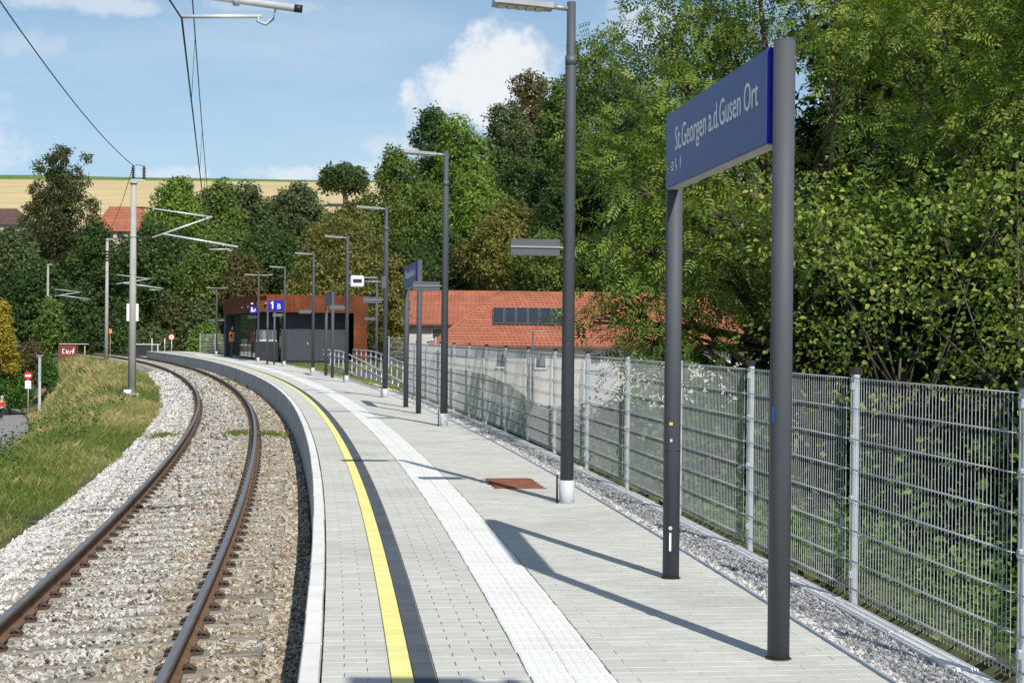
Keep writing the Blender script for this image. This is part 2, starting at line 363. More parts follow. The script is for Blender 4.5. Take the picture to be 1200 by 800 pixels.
def noise(p, f):                            # smooth value in about -1..1
    p = np.asarray(p, float); v = 0
    for i in range(8):
        k = f * (1 + .45 * i); d = _dr[i * 3 % 24]; e = _dr[(i * 3 + 1) % 24]
        v = v + np.sin(p @ d * k + _ph[i, 0]) * np.sin(p @ e * k * 1.3 + _ph[i, 1])
    return v / 2.6

RAMP = lambda s: np.interp(s, [38, 41, 60, 63], [-.95, -.85, -.03, -.02])
def H(X, Y):
    """height of the ground"""
    X = np.asarray(X, float); Y = np.asarray(Y, float)
    S, O = SO(X, Y)
    e = np.interp(S, [-40, 36, 39, 61, 65, 100, 104, 135, 150], [3.62, 3.62, 3.98, 3.98, 11, 12, 5, 4, 4])
    zr = -.07 - 2.95 * sst(0, 7, O - e)
    rmp = (S > 37) & (S < 63) & (O > 3.98); zr = np.where(rmp, np.minimum(zr, RAMP(S) - .06 - .3 * sst(5.6, 8, O)), zr)
    zc = np.where(O > -3.2, -1.05, -1.05 + .17 * sst(-3.2, -3.9, O))
    zl = np.where(O < -3.9, -.88 - .15 * sst(-4, -6.5, O) - 4.1 * sst(-5.6, np.interp(S, [30, 75, 100], [-13.0, -11.5, -10.2]), O), zc)
    z = np.where(O > 3.56, zr, np.where(O > -3.9, zc, zl))
    t = Y + .6 * np.clip(X, -60, 0) * (1 - sst(180, 300, Y))
    hill = np.interp(t, [0, 148, 172, 215, 300, 380, 450, 520, 6000], [-9, -5.0, 1, 12, 26, 37.5, 45.6, 48, 40])
    track = (O < 6) & (O > -9)
    k = sst(4, 16, O) + sst(-9, -22, O)
    z = np.where(hill > z, z + (hill - z) * np.clip(k, 0, 1), z)
    z = z + np.where(O > 14, .25 * noise(np.stack([X, Y, 0 * X], -1), .09), 0) * (Y < 420) + np.where(O < -6.5, .12 * noise(np.stack([X, Y, 0 * X], -1), .5), 0)
    return z
def Hs(x, y): return float(H(np.array([x]), np.array([y]))[0])

# ------------------------------------------------------------------ the ground
def sheet(name, V2, nx, ny, material):
    F = np.array([(j * nx + i, j * nx + i + 1, (j + 1) * nx + i + 1, (j + 1) * nx + i) for j in range(ny - 1) for i in range(nx - 1)])
    return obj_np(name, V2, F, material, smooth=True)
ys = np.concatenate([np.arange(-40, 60, 1.0), np.arange(60, 130, 1.6), np.arange(130, 300, 3.5), np.arange(300, 520, 10), np.geomspace(520, 5000, 14)])
xs = np.concatenate([-np.geomspace(90, 3500, 14)[::-1], np.arange(-88, -46, 2.5), np.arange(-46, 26, .8), np.arange(26, 90, 3), np.geomspace(90, 3500, 14)])
gx, gy = np.meshgrid(xs, ys)
gz = H(gx, gy)
g = sheet('ground', np.stack([gx, gy, gz], -1).reshape(-1, 3), len(xs), len(ys), 'soil'); tag(g, kind='structure')
def drape(name, x0, x1, y0, y1, step, material, lift, mask=None):
    ax = np.arange(x0, x1 + .01, step); ay = np.arange(y0, y1 + .01, step)
    a, b = np.meshgrid(ax, ay); z = H(a, b) + lift
    return tag(sheet(name, np.stack([a, b, z], -1).reshape(-1, 3), len(ax), len(ay), material), kind='structure')
# wheat field on the hill, with a strip of green crop on its crest
ax = np.arange(-260, -23.9, 4.0); ay = np.arange(262, 443, 4.0); a, b = np.meshgrid(ax, ay)
tag(sheet('wheat_field', np.stack([a, b, H(a, b) + .35], -1).reshape(-1, 3), len(ax), len(ay), 'wheat'), kind='structure')
ay = np.array([441.5, 442.0, 442.6, 450, 460, 475, 500]); a, b = np.meshgrid(ax, ay)
tag(sheet('crop_field', np.stack([a, b, H(a, b) + np.interp(a, [-160, -90, -20], [1.5, .9, .45]) * sst(441.4, 442.6, b) * (.92 + .08 * np.sin(a * 1.7)) + .2], -1).reshape(-1, 3), len(ax), len(ay), 'crop_green'), kind='structure')
# street and yard below the fence
S_, O_ = np.meshgrid(np.arange(44, 118, 2.0), np.arange(11.2, 60, 2.0))
V = PV(S_.ravel(), O_.ravel(), 0.0); keep = V.copy(); V[:, 2] = np.maximum(H(V[:, 0], V[:, 1]) + .03, -2.9)
tag(sheet('yard', V, S_.shape[1], S_.shape[0], 'yard'), kind='structure')
# foot path at the bottom of the embankment
S_, O_ = np.meshgrid(np.arange(60, 150, 1.5), np.array([-16.9, -15, -13.5, -12, -10.6]))
hh = np.interp(S_, [60, 150], [0, 0]); V = PV(S_.ravel(), O_.ravel(), 0.0); V[:, 2] = H(V[:, 0], V[:, 1]) + .05
V[:, 2] = np.maximum(V[:, 2], -5.25)
tag(sheet('path', V, S_.shape[1], S_.shape[0], 'path_asphalt'), kind='structure')

# ------------------------------------------------------------------ track
RR, LR = -.90, -2.405
def railz(o): return -.42 - .08 * (RR - o) / (RR - LR)
prof = [(-3.75, -.95), (-3.45, -.83), (-3.1, -.755), (-2.6, -.715), (-1.65, -.665), (-.7, -.615), (-.40, -.61), (-.02, -.72)]
S_ = np.arange(-25, 262, 1.0)
V = np.concatenate([PV(S_, o, z) for o, z in prof]); nx = len(S_)
b = sheet('ballast_bed', V, nx, len(prof), 'bed_ballast'); tag(b, kind='structure')
track = thing('railway_track', P(0, -1.65, -.6), 'single railway track with rusty rails curving away beside the platform', 'track')
rp = [(-.06, 0), (-.06, .012), (-.012, .03), (-.009, .115), (-.034, .128), (-.034, .152), (-.024, .163), (0, .166), (.024, .163), (.034, .152), (.034, .128), (.009, .115), (.012, .03), (.06, .012), (.06, 0)]
for o in (RR, LR):
    S_ = np.concatenate([np.arange(-25, 70, .6), np.arange(70, 262, 1.5)]); nr = len(rp)
    V = np.stack([PV(S_, o + a, railz(o) - .166 + c) for a, c in rp], 1).reshape(-1, 3)
    F = np.array([(i * nr + j, i * nr + j + 1, (i + 1) * nr + j + 1, (i + 1) * nr + j) for i in range(len(S_) - 1) for j in range(nr - 1)])
    ro = obj_np('rail', V, F, 'rail_rust', track)
    ro.data.materials.append(MAT['rail_head'])
    mi = np.array([1 if j in (5, 6, 7, 8) else 0 for i in range(len(S_) - 1) for j in range(nr - 1)], np.int32); ro.data.polygons.foreach_set('material_index', mi)
# sleepers and clips
slp = np.arange(-9, 255, .6)
def slab_mesh(name, sx, sy, sz, material, ch=.012, top0=True):
    b_ = MB(); b_.box((0, 0, -sz / 2 if top0 else 0), (sx, sy, sz), ch); o = b_.build(name, material); me = o.data; bpy.data.objects.remove(o); return me
sme = slab_mesh('sleeper', 2.6, .25, .16, 'sleeper', .012)
def clip_mb(T):
    c = MB(T); c.box((0, 0, .018), (.10, .16, .026), .004)
    for k in (-.035, .035): c.tube([(-.06, k, .02), (-.05, k, .06), (-.01, k, .07), (.045, k, .03)], .014, 6)
    c.tube([(0, 0, .02), (0, 0, .066)], .015, 6)
    return c
cme = clip_mb(None).build('rail_clip', 'clip').data; bpy.data.objects.remove(bpy.data.objects['rail_clip'])
tilt = math.atan(.08 / 1.505)
rest = MB(); restc = MB(); orgT = ORG[track.name]
for i, s in enumerate(slp):
    jo = random.uniform(-.03, .03)
    T = FR(s, -1.6525 + jo, railz(-1.6525) - .166 - .006) @ Matrix.Rotation(-tilt, 4, 'Y') @ Matrix.Rotation(random.uniform(-.01, .01), 4, 'Z')
    if 4 < i < 300:
        o = bpy.data.objects.new('sleeper', sme); link(o, track); o.matrix_basis = Matrix.Translation(-orgT) @ T; ORG[o.name] = orgT
    else:
        rest.T = T; rest.box((0, 0, -.08), (2.6, .25, .16))
    for ro in (RR, LR):
        for sg in (-1, 1):
            Tc = FR(s, ro + sg * .098, railz(ro) - .166 - .004) @ Matrix.Rotation(0 if sg > 0 else math.pi, 4, 'Z')
            if 14 < i < 64:
                c = bpy.data.objects.new('rail_clip', cme); link(c, o); c.matrix_basis = T.inverted() @ Tc @ Matrix.Diagonal((.82, .72, .72, 1))
            elif i <= 14 or i < 220:
                restc.T = Tc; restc.box((-.008, 0, .018), (.08, .11, .046))
o = rest.build('sleeper', 'sleeper', track); o['kind'] = 'stuff'
o = restc.build('rail_clip', 'clip', track); o['kind'] = 'stuff'
# stones
def stones(name, S, O, Z, size, material, rnd, parent=None, flat=.75):
    n = len(S); octa = np.array([(1, 0, 0), (-1, 0, 0), (0, 1, 0), (0, -1, 0), (0, 0, 1), (0, 0, -1)], float)
    tri = np.array([(0, 2, 4), (2, 1, 4), (1, 3, 4), (3, 0, 4), (2, 0, 5), (1, 2, 5), (3, 1, 5), (0, 3, 5)])
    L = (octa[None] * 1.12 + rng.uniform(-.42, .42, (n, 6, 3))) * (np.asarray(size)[:, None] * rng.uniform(.65, 1.25, (n, 3)) * np.array([1, 1, flat]))[:, None, :]
    q = rng.normal(size=(n, 4)); q /= np.linalg.norm(q, axis=1, keepdims=True); a, b, c, d = q.T
    M = np.stack([1 - 2 * (c * c + d * d), 2 * (b * c - a * d), 2 * (b * d + a * c), 2 * (b * c + a * d), 1 - 2 * (b * b + d * d), 2 * (c * d - a * b), 2 * (b * d - a * c), 2 * (c * d + a * b), 1 - 2 * (b * b + c * c)], 1).reshape(n, 3, 3)
    V = np.einsum('nij,nkj->nki', M, L) + PV(S, O, Z)[:, None, :]
    F = (np.arange(n)[:, None, None] * 6 + tri[None]).reshape(-1, 3)
    o = obj_np(name, V.reshape(-1, 3), F, material, parent, rnd=np.repeat(rnd, 6)); o['kind'] = 'stuff'
    return o
def bedz(O): return np.interp(O, [p[0] for p in prof], [p[1] for p in prof])
def on_sleeper(S, O): return (np.abs(((S + 9) / .6 + .5) % 1 - .5) * .6 < .125) & (O > -2.95) & (O < -.35)
def scatter_ballast(n, s0, s1, o0, o1, sz):
    S = s0 + (s1 - s0) * rng.uniform(0, 1, n) ** 1.0; O = rng.uniform(o0, o1, n)
    k = (np.abs(O - RR) > .10) & (np.abs(O - LR) > .10)
    on = on_sleeper(S, O)
    k &= ~(on & ((rng.uniform(0, 1, n) < .62 + .25 * noise(np.stack([S, O, 0 * S], -1), 4.0)) | (np.abs(O - RR) < .19) | (np.abs(O - LR) < .19)))
    S = S[k]; O = O[k]; s_ = sz * rng.uniform(.6, 1.25, len(S)); return S, O, s_
parts = []
for n, s0, s1, sz in ((50000, 1.0, 13, .0225), (26000, 13, 26, .027), (15000, 26, 48, .036), (8000, 48, 90, .052)):
    parts.append(scatter_ballast(n, s0, s1, -3.75, -.03, sz))
S, O, Z_ = (np.concatenate([p[i] for p in parts]) for i in range(3))
zz = bedz(O) + Z_ * rng.uniform(-.1, .75, len(S)) + .034 * on_sleeper(S, O)
tan = (O > RR - .45 + .25 * noise(np.stack([S, O, 0 * S], -1), 2.0)) | (rng.uniform(0, 1, len(S)) < .06)
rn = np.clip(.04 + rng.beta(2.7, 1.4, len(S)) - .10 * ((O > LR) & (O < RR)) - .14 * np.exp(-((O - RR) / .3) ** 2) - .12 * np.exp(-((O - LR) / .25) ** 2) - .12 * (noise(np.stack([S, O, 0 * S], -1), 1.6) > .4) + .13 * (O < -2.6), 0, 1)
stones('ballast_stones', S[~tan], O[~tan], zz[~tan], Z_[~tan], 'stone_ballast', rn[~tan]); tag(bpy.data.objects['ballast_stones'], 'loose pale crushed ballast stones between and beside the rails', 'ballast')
stones('tan_ballast_stones', S[tan], O[tan], zz[tan], Z_[tan], 'stone_tan', rng.beta(2.0, 1.6, tan.sum())); tag(bpy.data.objects['tan_ballast_stones'], 'rust stained tan ballast stones along the foot of the platform wall', 'ballast')

# ------------------------------------------------------------------ platform
S_ = np.arange(-12, 131.1, 1.0)
V = np.concatenate([PV(S_, .125, -.95), PV(S_, .125, -.011), PV(S_, 3.56, -.011), PV(S_, 3.56, -.5)]); nx = len(S_)
plat = sheet('platform', V, nx, 4, 'joint_sand'); tag(plat, kind='structure'); plat.data.polygons.foreach_set('use_smooth', [False] * len(plat.data.polygons))
wme = MB().box((.055, 0, -.53), (.11, .988, 1.06), .008).build('wall_element', 'coping'); wm = wme.data; bpy.data.objects.remove(wme)
wm.materials.append(MAT['concrete_wall'])
for p in wm.polygons:
    if p.normal.x < -.9 or p.normal.z < -.5: p.material_index = 1
for k in range(143):
    s = -12 + .5 + k
    o = bpy.data.objects.new('wall_element', wm); link(o, plat); o.matrix_basis = FR(s, random.uniform(-.003, .003), random.uniform(-.002, .002)) @ Matrix.Rotation(random.uniform(-.002, .002), 4, 'Z')
def slab(sx, sy, material, name, ribs=0, h=.012):
    V = []; F = []
    c = .0022
    x, y = sx / 2, sy / 2
    V += [(-x, -y, -h), (x, -y, -h), (x, y, -h), (-x, y, -h), (-x, -y, -c), (x, -y, -c), (x, y, -c), (-x, y, -c), (-x + c, -y + c, 0), (x - c, -y + c, 0), (x - c, y - c, 0), (-x + c, y - c, 0)]
    for a in (0, 4): F += [(a + i, a + (i + 1) % 4, a + 4 + (i + 1) % 4, a + 4 + i) for i in range(4)]
    F += [(8, 9, 10, 11)]
    for r in range(ribs):
        b = len(V); cx = -x + sx * (r + .5) / ribs; w0 = sx / ribs * .36; w1 = sx / ribs * .24
        V += [(cx - w0, -y + .003, .0003), (cx + w0, -y + .003, .0003), (cx + w0, y - .003, .0003), (cx - w0, y - .003, .0003), (cx - w1, -y + .004, .0026), (cx + w1, -y + .004, .0026), (cx + w1, y - .004, .0026), (cx - w1, y - .004, .0026)]
        F += [(b + i, b + (i + 1) % 4, b + 4 + (i + 1) % 4, b + 4 + i) for i in range(4)] + [(b + 4, b + 5, b + 6, b + 7)]
    return V, F
class Paving:
    """rows of alike slabs: the 300 nearest in view become objects, the rest one mesh"""
    def __init__(self, name, material, sx, sy, ribs=0, limit=300):
        self.n, self.m, self.sx, self.sy, self.l = name, material, sx, sy, limit
        self.V, self.F = slab(sx, sy, material, name, ribs); self.items = []
        me = bpy.data.meshes.new(name); me.from_pydata(self.V, [], self.F); me.materials.append(MAT[material]); self.me = me
    def add(self, s, o, z=0.0, wob=1.0):
        self.items.append((s, o, z + random.uniform(-.0012, .0012) * wob, random.uniform(-.006, .006) * wob))
    def build(self, parent):
        pts = []
        for it in self.items:
            p = P(it[0], it[1]); d = p.y
            u = 600 + FPX * p.x / max(p.y, .1); v = HOR + FPX * CH / max(p.y, .1)
            vis = p.y > 3 and -10 < u < 1210 and v < 812
            pts.append((0 if vis else 1, d))
        order = sorted(range(len(pts)), key=lambda i: pts[i]); near = set(order[:self.l])
        Vb = np.array(self.V); allV = []; rn = []
        for i, (s, o, z, w_) in enumerate(self.items):
            T = FR(s, o, z) @ Matrix.Rotation(w_, 4, 'Z')
            if i in near:
                q = bpy.data.objects.new(self.n, self.me); link(q, parent); q.matrix_basis = T
            else:
                M = np.array(T); allV.append(Vb @ M[:3, :3].T + M[:3, 3]); rn.append(random.random())
        if allV:
            nv = len(Vb); F = [tuple(k * nv + j for j in f) for k in range(len(allV)) for f in self.F]
            q = obj_np(self.n, np.concatenate(allV), np.array(F), self.m, rnd=np.repeat(rn, nv)); link_p(q, parent); q['kind'] = 'stuff'
def link_p(o, parent): o.parent = parent
g_ = .0035
holes = []
def in_hole(s, o): return any(a < s < b and c < o < d for a, b, c, d in holes)
cov = [G(558, 560, 0), G(620, 559, 0), G(650, 573.5, 0), G(582, 573.5, 0)]
cs, co = SO(np.array([c.x for c in cov]), np.array([c.y for c in cov]))
CS, CO = float(cs.mean()), float(co.mean())
holes.append((CS - .62, CS + .62, CO - .30, CO + .30))
pv = Paving('paver', 'paver', .235 - g_, .115 - g_)
half = Paving('paver_half', 'paver', .1155 - g_, .115 - g_, limit=120)
def row_field(o0, ncol, s0, s1, pw=.235):
    k = 0; s = s0
    while s < s1:
        o = o0
        if k % 2 == 0:
            for c in range(ncol):
                if not in_hole(s, o + pw / 2): pv.add(s, o + pw / 2)
                o += pw
        else:
            half.add(s, o + pw / 4); o += pw / 2
            for c in range(ncol - 1):
                if not in_hole(s, o + pw / 2): pv.add(s, o + pw / 2)
                o += pw
            half.add(s, o + pw / 4)
        s += .115; k += 1
k = 0; s = -2.0
while s < 74:                                 # field between coping and yellow line, one and a half pavers wide
    if k % 2 == 0: pv.add(s, .118 + .1175); half.add(s, .118 + .235 + .057)
    else: half.add(s, .118 + .057); pv.add(s, .118 + .1155 + .1175)
    s += .115; k += 1
row_field(.705, 2, -2.0, 74)
row_field(1.612, 6, -2.0, 74, .2305)
pv.sx = .2295
pv.build(plat); half.build(plat)
yl = Paving('yellow_paver', 'yellow_paint', .114 - g_, .235 - g_, limit=120)
dk = Paving('dark_paver', 'paver_dark', .114 - g_, .235 - g_, limit=120)
tt = Paving('tactile_tile', 'tactile', .213 - .0025, .2 - .0015, ribs=4)
s = -2.0
while s < 128: yl.add(s, .4705 + .057, .001, .4); dk.add(s, .5865 + .057, 0, .4); s += .235
s = -2.0
while s < 110:
    j = random.uniform(-.002, .002) + .005 * ((s / .2 * 7.3) % 1 - .5)
    tt.add(s, 1.1795 + .1065 + j, .001, .3); tt.add(s, 1.1795 + .213 + .1065 + j, .001, .3); s += .2
for q in (yl, dk, tt): q.build(plat)
# beyond the built pavers the paving is too far to tell the stones apart
for o0, o1 in ((.118, .465), (.705, 1.178), (1.622, 2.99)):
    S_ = np.arange(74, 131.01, 1.0); V = np.concatenate([PV(S_, o0, -.002), PV(S_, o1, -.002)])
    q = sheet('far_paving', V, len(S_), 2, 'paver'); q.parent = plat
S_ = np.arange(60, 131.01, 1.0); V = np.concatenate([PV(S_, 2.99, -.004), PV(S_, 3.55, -.004)]); q = sheet('far_paving', V, len(S_), 2, 'paver'); q.parent = plat
# steel edging, gravel strip, kerb stones under the fence
S_ = np.arange(-4, 46, .5); V = np.concatenate([PV(S_, 3.003, -.02), PV(S_, 3.003, .012), PV(S_, 3.02, .012), PV(S_, 3.02, -.03)])
q = sheet('edging_strip', V, len(S_), 4, 'steel_zinc'); q.parent = plat
nst = 20000; S = -1 + 41 * rng.uniform(0, 1, nst) ** 1.7; O = rng.uniform(3.025, 3.425, nst); sz = np.interp(S, [0, 15, 40], [.0135, .018, .030]) * rng.uniform(.6, 1.3, nst)
q = stones('gravel', S, O, np.full(nst, -.012) + sz * rng.uniform(0, .6, nst), sz, 'stone_grey', rng.beta(1.6, 1.5, nst), flat=.7)
tag(q, 'narrow strip of grey gravel between the paving and the fence', 'gravel')
kme = MB().box((0, 0, -.08), (.14, .99, .22), .012).build('kerb_stone', 'kerb'); km = kme.data; bpy.data.objects.remove(kme)
for k in range(50):
    o = bpy.data.objects.new('kerb_stone', km); link(o, plat); o.matrix_basis = FR(-3.5 + k, 3.485, -.012 + random.uniform(-.006, .006))
# rusty drain cover let into the paving
dc = thing('drain_cover', P(CS, CO, 0), 'rusty steel cover plate set into the paving beside the nearest lamp post', 'drain cover')
T = FR(CS, CO, 0)
MB(T).box((0, 0, -.006), (.60, 1.24, .012), .003).build('frame', 'rust_plate', dc)
for r_ in range(22):
    MB(T).box((0, -.565 + r_ * .0535, .004), (.54, .040, .012), .003).build('bar', 'rust_plate', dc)

# ------------------------------------------------------------------ fence
sF1, _ = SO(np.array([2.22]), np.array([10.18])); sF1 = float(sF1[0])
fence = thing('mesh_fence', P(sF1, 3.6, 0), 'galvanised double wire mesh fence on posts along the back of the platform', 'fence')
FZ0, FH = .085, 1.405
def panel_mesh(L):
    b_ = MB()
    n = int(round(L / .05))
    for i in range(n):
        y = -L / 2 + .025 + i * .05
        b_.tube([(0, y, FZ0 - .03), (0, y, FZ0 + FH)], .0025, 5, False)
    bars = MB()
    for k in range(8):
        z = FZ0 + .2 * k + (.02 if k == 0 else .0)
        for sx in (-.0075, .0075):
            bars.tube([(sx, -L / 2, z), (sx, L / 2, z)], .0036, 6)
    return b_, bars
pa, ba = panel_mesh(2.49)
po = pa.build('wire_panel', 'wire_zinc'); pme = po.data; bpy.data.objects.remove(po)
bo = ba.build('double_bar', 'wire_zinc'); bme = bo.data; bpy.data.objects.remove(bo)
post_b = MB().box((0, 0, FH / 2 - .12), (.042, .062, FH + .45), .006).build('post', 'steel_zinc'); pom = post_b.data; bpy.data.objects.remove(post_b)
cap_b = MB().box((0, 0, FH + .128), (.052, .072, .045), .006).build('post_cap', 'black_plastic'); cam_ = cap_b.data; bpy.data.objects.remove(cap_b)
clm_b = MB().box((0, 0, 0), (.03, .04, .05), .006).build('panel_clamp', 'steel_zinc'); clm = clm_b.data; bpy.data.objects.remove(clm_b)
fo = ORG[fence.name]
for k in range(-3, 15):
    s = sF1 + k * 2.52
    T = Matrix.Translation(-fo) @ FR(s, 3.60, 0)
    o = bpy.data.objects.new('post', pom); link(o, fence); o.matrix_basis = T
    c = bpy.data.objects.new('post_cap', cam_); link(c, o)
    for z in (FZ0 + .1, FZ0 + .6, FZ0 + 1.0, FZ0 + FH - .06):
        c = bpy.data.objects.new('panel_clamp', clm); link(c, o); c.location = (-.032, -.035, z)
    if k < 14:
        T = Matrix.Translation(-fo) @ FR(s + 1.26, 3.557, 0)
        # turn the panel so that it runs from post to post
        a, b = P(s, 3.557), P(s + 2.52, 3.557)
        T = Matrix.Translation((a + b) / 2 - fo) @ Matrix.Rotation(math.atan2(-(b - a).x, (b - a).y), 4, 'Z')
        o = bpy.data.objects.new('wire_panel', pme); link(o, fence); o.matrix_basis = T
        c = bpy.data.objects.new('double_bar', bme); link(c, o)

# ------------------------------------------------------------------ lamp posts
def lamp(px, py, label, arms=1, speakers=(1,), h=5.22, screen=False, z=0.0, arm=.62, head=.5):
    base = G(px, py, z); s, _ = SO(np.array([base.x]), np.array([base.y])); s = float(s[0])
    T = Matrix.Translation(base) @ Matrix.Rotation(PHd(s), 4, 'Z')
    t = thing('lamp_post', base, label, 'lamp post', 'platform lamp posts')
    MB(T).tube([(0, 0, -.05), (0, 0, .24)], .079, 20).build('base_sleeve', 'pole_base', t)
    pole = MB(T); pole.tube([(0, 0, .20), (0, 0, 4.6), (0, 0, 4.62), (0, 0, h)], [.071, .057, .048, .047], 20); pole.build('pole', 'anthracite', t)
    MB(T).tube([(0, 0, 4.56), (0, 0, 4.66)], .060, 16).build('collar', 'anthracite_box', t)
    MB(T).tube([(-.105, -.02, 0), (-.105, -.02, .30)], .012, 6).build('cable_stub', 'black_plastic', t)
    for k in range(arms):
        sg = -1 if k == 0 else 1
        MB(T).tube([(sg * .03, 0, h - .07), (sg * .22, 0, h - .055)], .026, 10).build('bracket', 'lamp_grey', t)
        hd = MB(T); hd.poly([(sg * .20, -.11, h - .09), (sg * .82, -.14, h - .055), (sg * .82, .14, h - .055), (sg * .20, .11, h - .09)][::sg], (0, 0, .055)); ho = hd.build('lamp_head', 'lamp_grey', t)
        for r_ in range(5):
            MB(T).box((sg * (.34 + r_ * .098), 0, h - .092 + .0056 * r_), (.08, .18, .012)).build('led_module', 'led', ho)
    for k, sg in enumerate(speakers):
        z = 2.66
        MB(T).tube([(sg * -.05, 0, z), (sg * -.11, 0, z)], .013, 8).build('speaker_bracket', 'lamp_grey', t)
        sb = MB(T); x0, x1 = (-.11, -.62) if sg > 0 else (.11, .62)
        sb.poly([(x0, -.085, z + .08), (x0, -.075, z - .085), (x0, .075, z - .085), (x0, .085, z + .08)], (x1 - x0, 0, 0)); so = sb.build('loudspeaker', 'anthracite_box', t)
        MB(T).box(((x0 + x1) / 2, -.087, z), (abs(x1 - x0) + .006, .012, .016)).build('seam', 'lamp_grey', so)
    if screen:
        z = 3.16
        MB(T).tube([(-.05, 0, z), (-.62, 0, z)], .018, 8).build('screen_arm', 'lamp_grey', t)
        MB(T).box((-.06, 0, z - .02), (.14, .16, .34), .02).build('arm_plate', 'anthracite_box', t)
        sc = MB(T).box((-.79, 0, z), (.36, .30, .31), .03).build('monitor_housing', 'white_paint', t)
        MB(T).box((-.79, -.152, z + .01), (.24, .01, .10)).build('monitor_screen', 'window_dark', sc)
    return t
lamp(664, 589, 'tallest grey lamp post in view, beside the rusty cover plate')
lamp(520, 499, 'second lamp post from the camera, between red roofed house and second name board')
lamp(451, 465.5, 'third lamp post with white monitor box hanging from an arm', screen=True)
lamp(406, 447.5, 'fourth lamp post from the camera, in front of the ramp railing')
lamp(366.5, 437, 'fifth lamp post, in front of the dark wall of the rusty shelter')
lamp(333, 428.5, 'sixth lamp post, just right of the blue platform number sign')
lamp(302.3, 423.5, 'double armed lamp post at the near corner of the rusty shelter', arms=2, speakers=(1, 1))
lamp(253.5, 415, 'farthest double armed lamp post, left of the rusty shelter', arms=2, speakers=(1, -1))
lb = P(-5.2, 2.62, 0)
def lamp_at(s, o, label):
    p = P(s, o, 0); d = p - Vector((0, 0, CH)); z = d.dot(FWD)
    return lamp(600 + FPX * d.dot(RGT) / z, 400 - FPX * d.dot(UPV) / z, label)
lamp_at(-5.42, 2.62, 'lamp post just outside the picture whose lamp head shades the near paving')
tz = Hs(*D(441, 420, 70)[:2])
st_ = thing('street_lamp', (D(441, 420, 70).x, 70, tz), 'slim lamp post behind the ramp railing, right of the rusty shelter', 'lamp post')
T = Matrix.Translation(ORG[st_.name]); hh = D(441, 326, 70).z - tz
MB(T).tube([(0, 0, -.1), (0, 0, hh)], [.08, .05], 12).build('pole', 'anthracite', st_)
MB(T).box((-.32, 0, hh + .02), (.66, .22, .06), .01).build('lamp_head', 'lamp_grey', st_)
MB(T).box((-.3, 0, 2.5), (.5, .16, .14), .01).build('loudspeaker', 'anthracite_box', st_)
tz = Hs(*D(624, 450, 82)[:2]); hh = D(624, 388, 82).z - tz
st_ = thing('street_lamp', (D(624, 450, 82).x, 82, tz), 'street lamp with short arm in front of the red tiled roof', 'lamp post')
T = Matrix.Translation(ORG[st_.name])
MB(T).tube([(0, 0, -.1), (0, 0, hh)], [.07, .045], 10).build('pole', 'anthracite', st_)
MB(T).box((.36, 0, hh), (.72, .2, .06), .01).build('lamp_head', 'lamp_grey', st_)

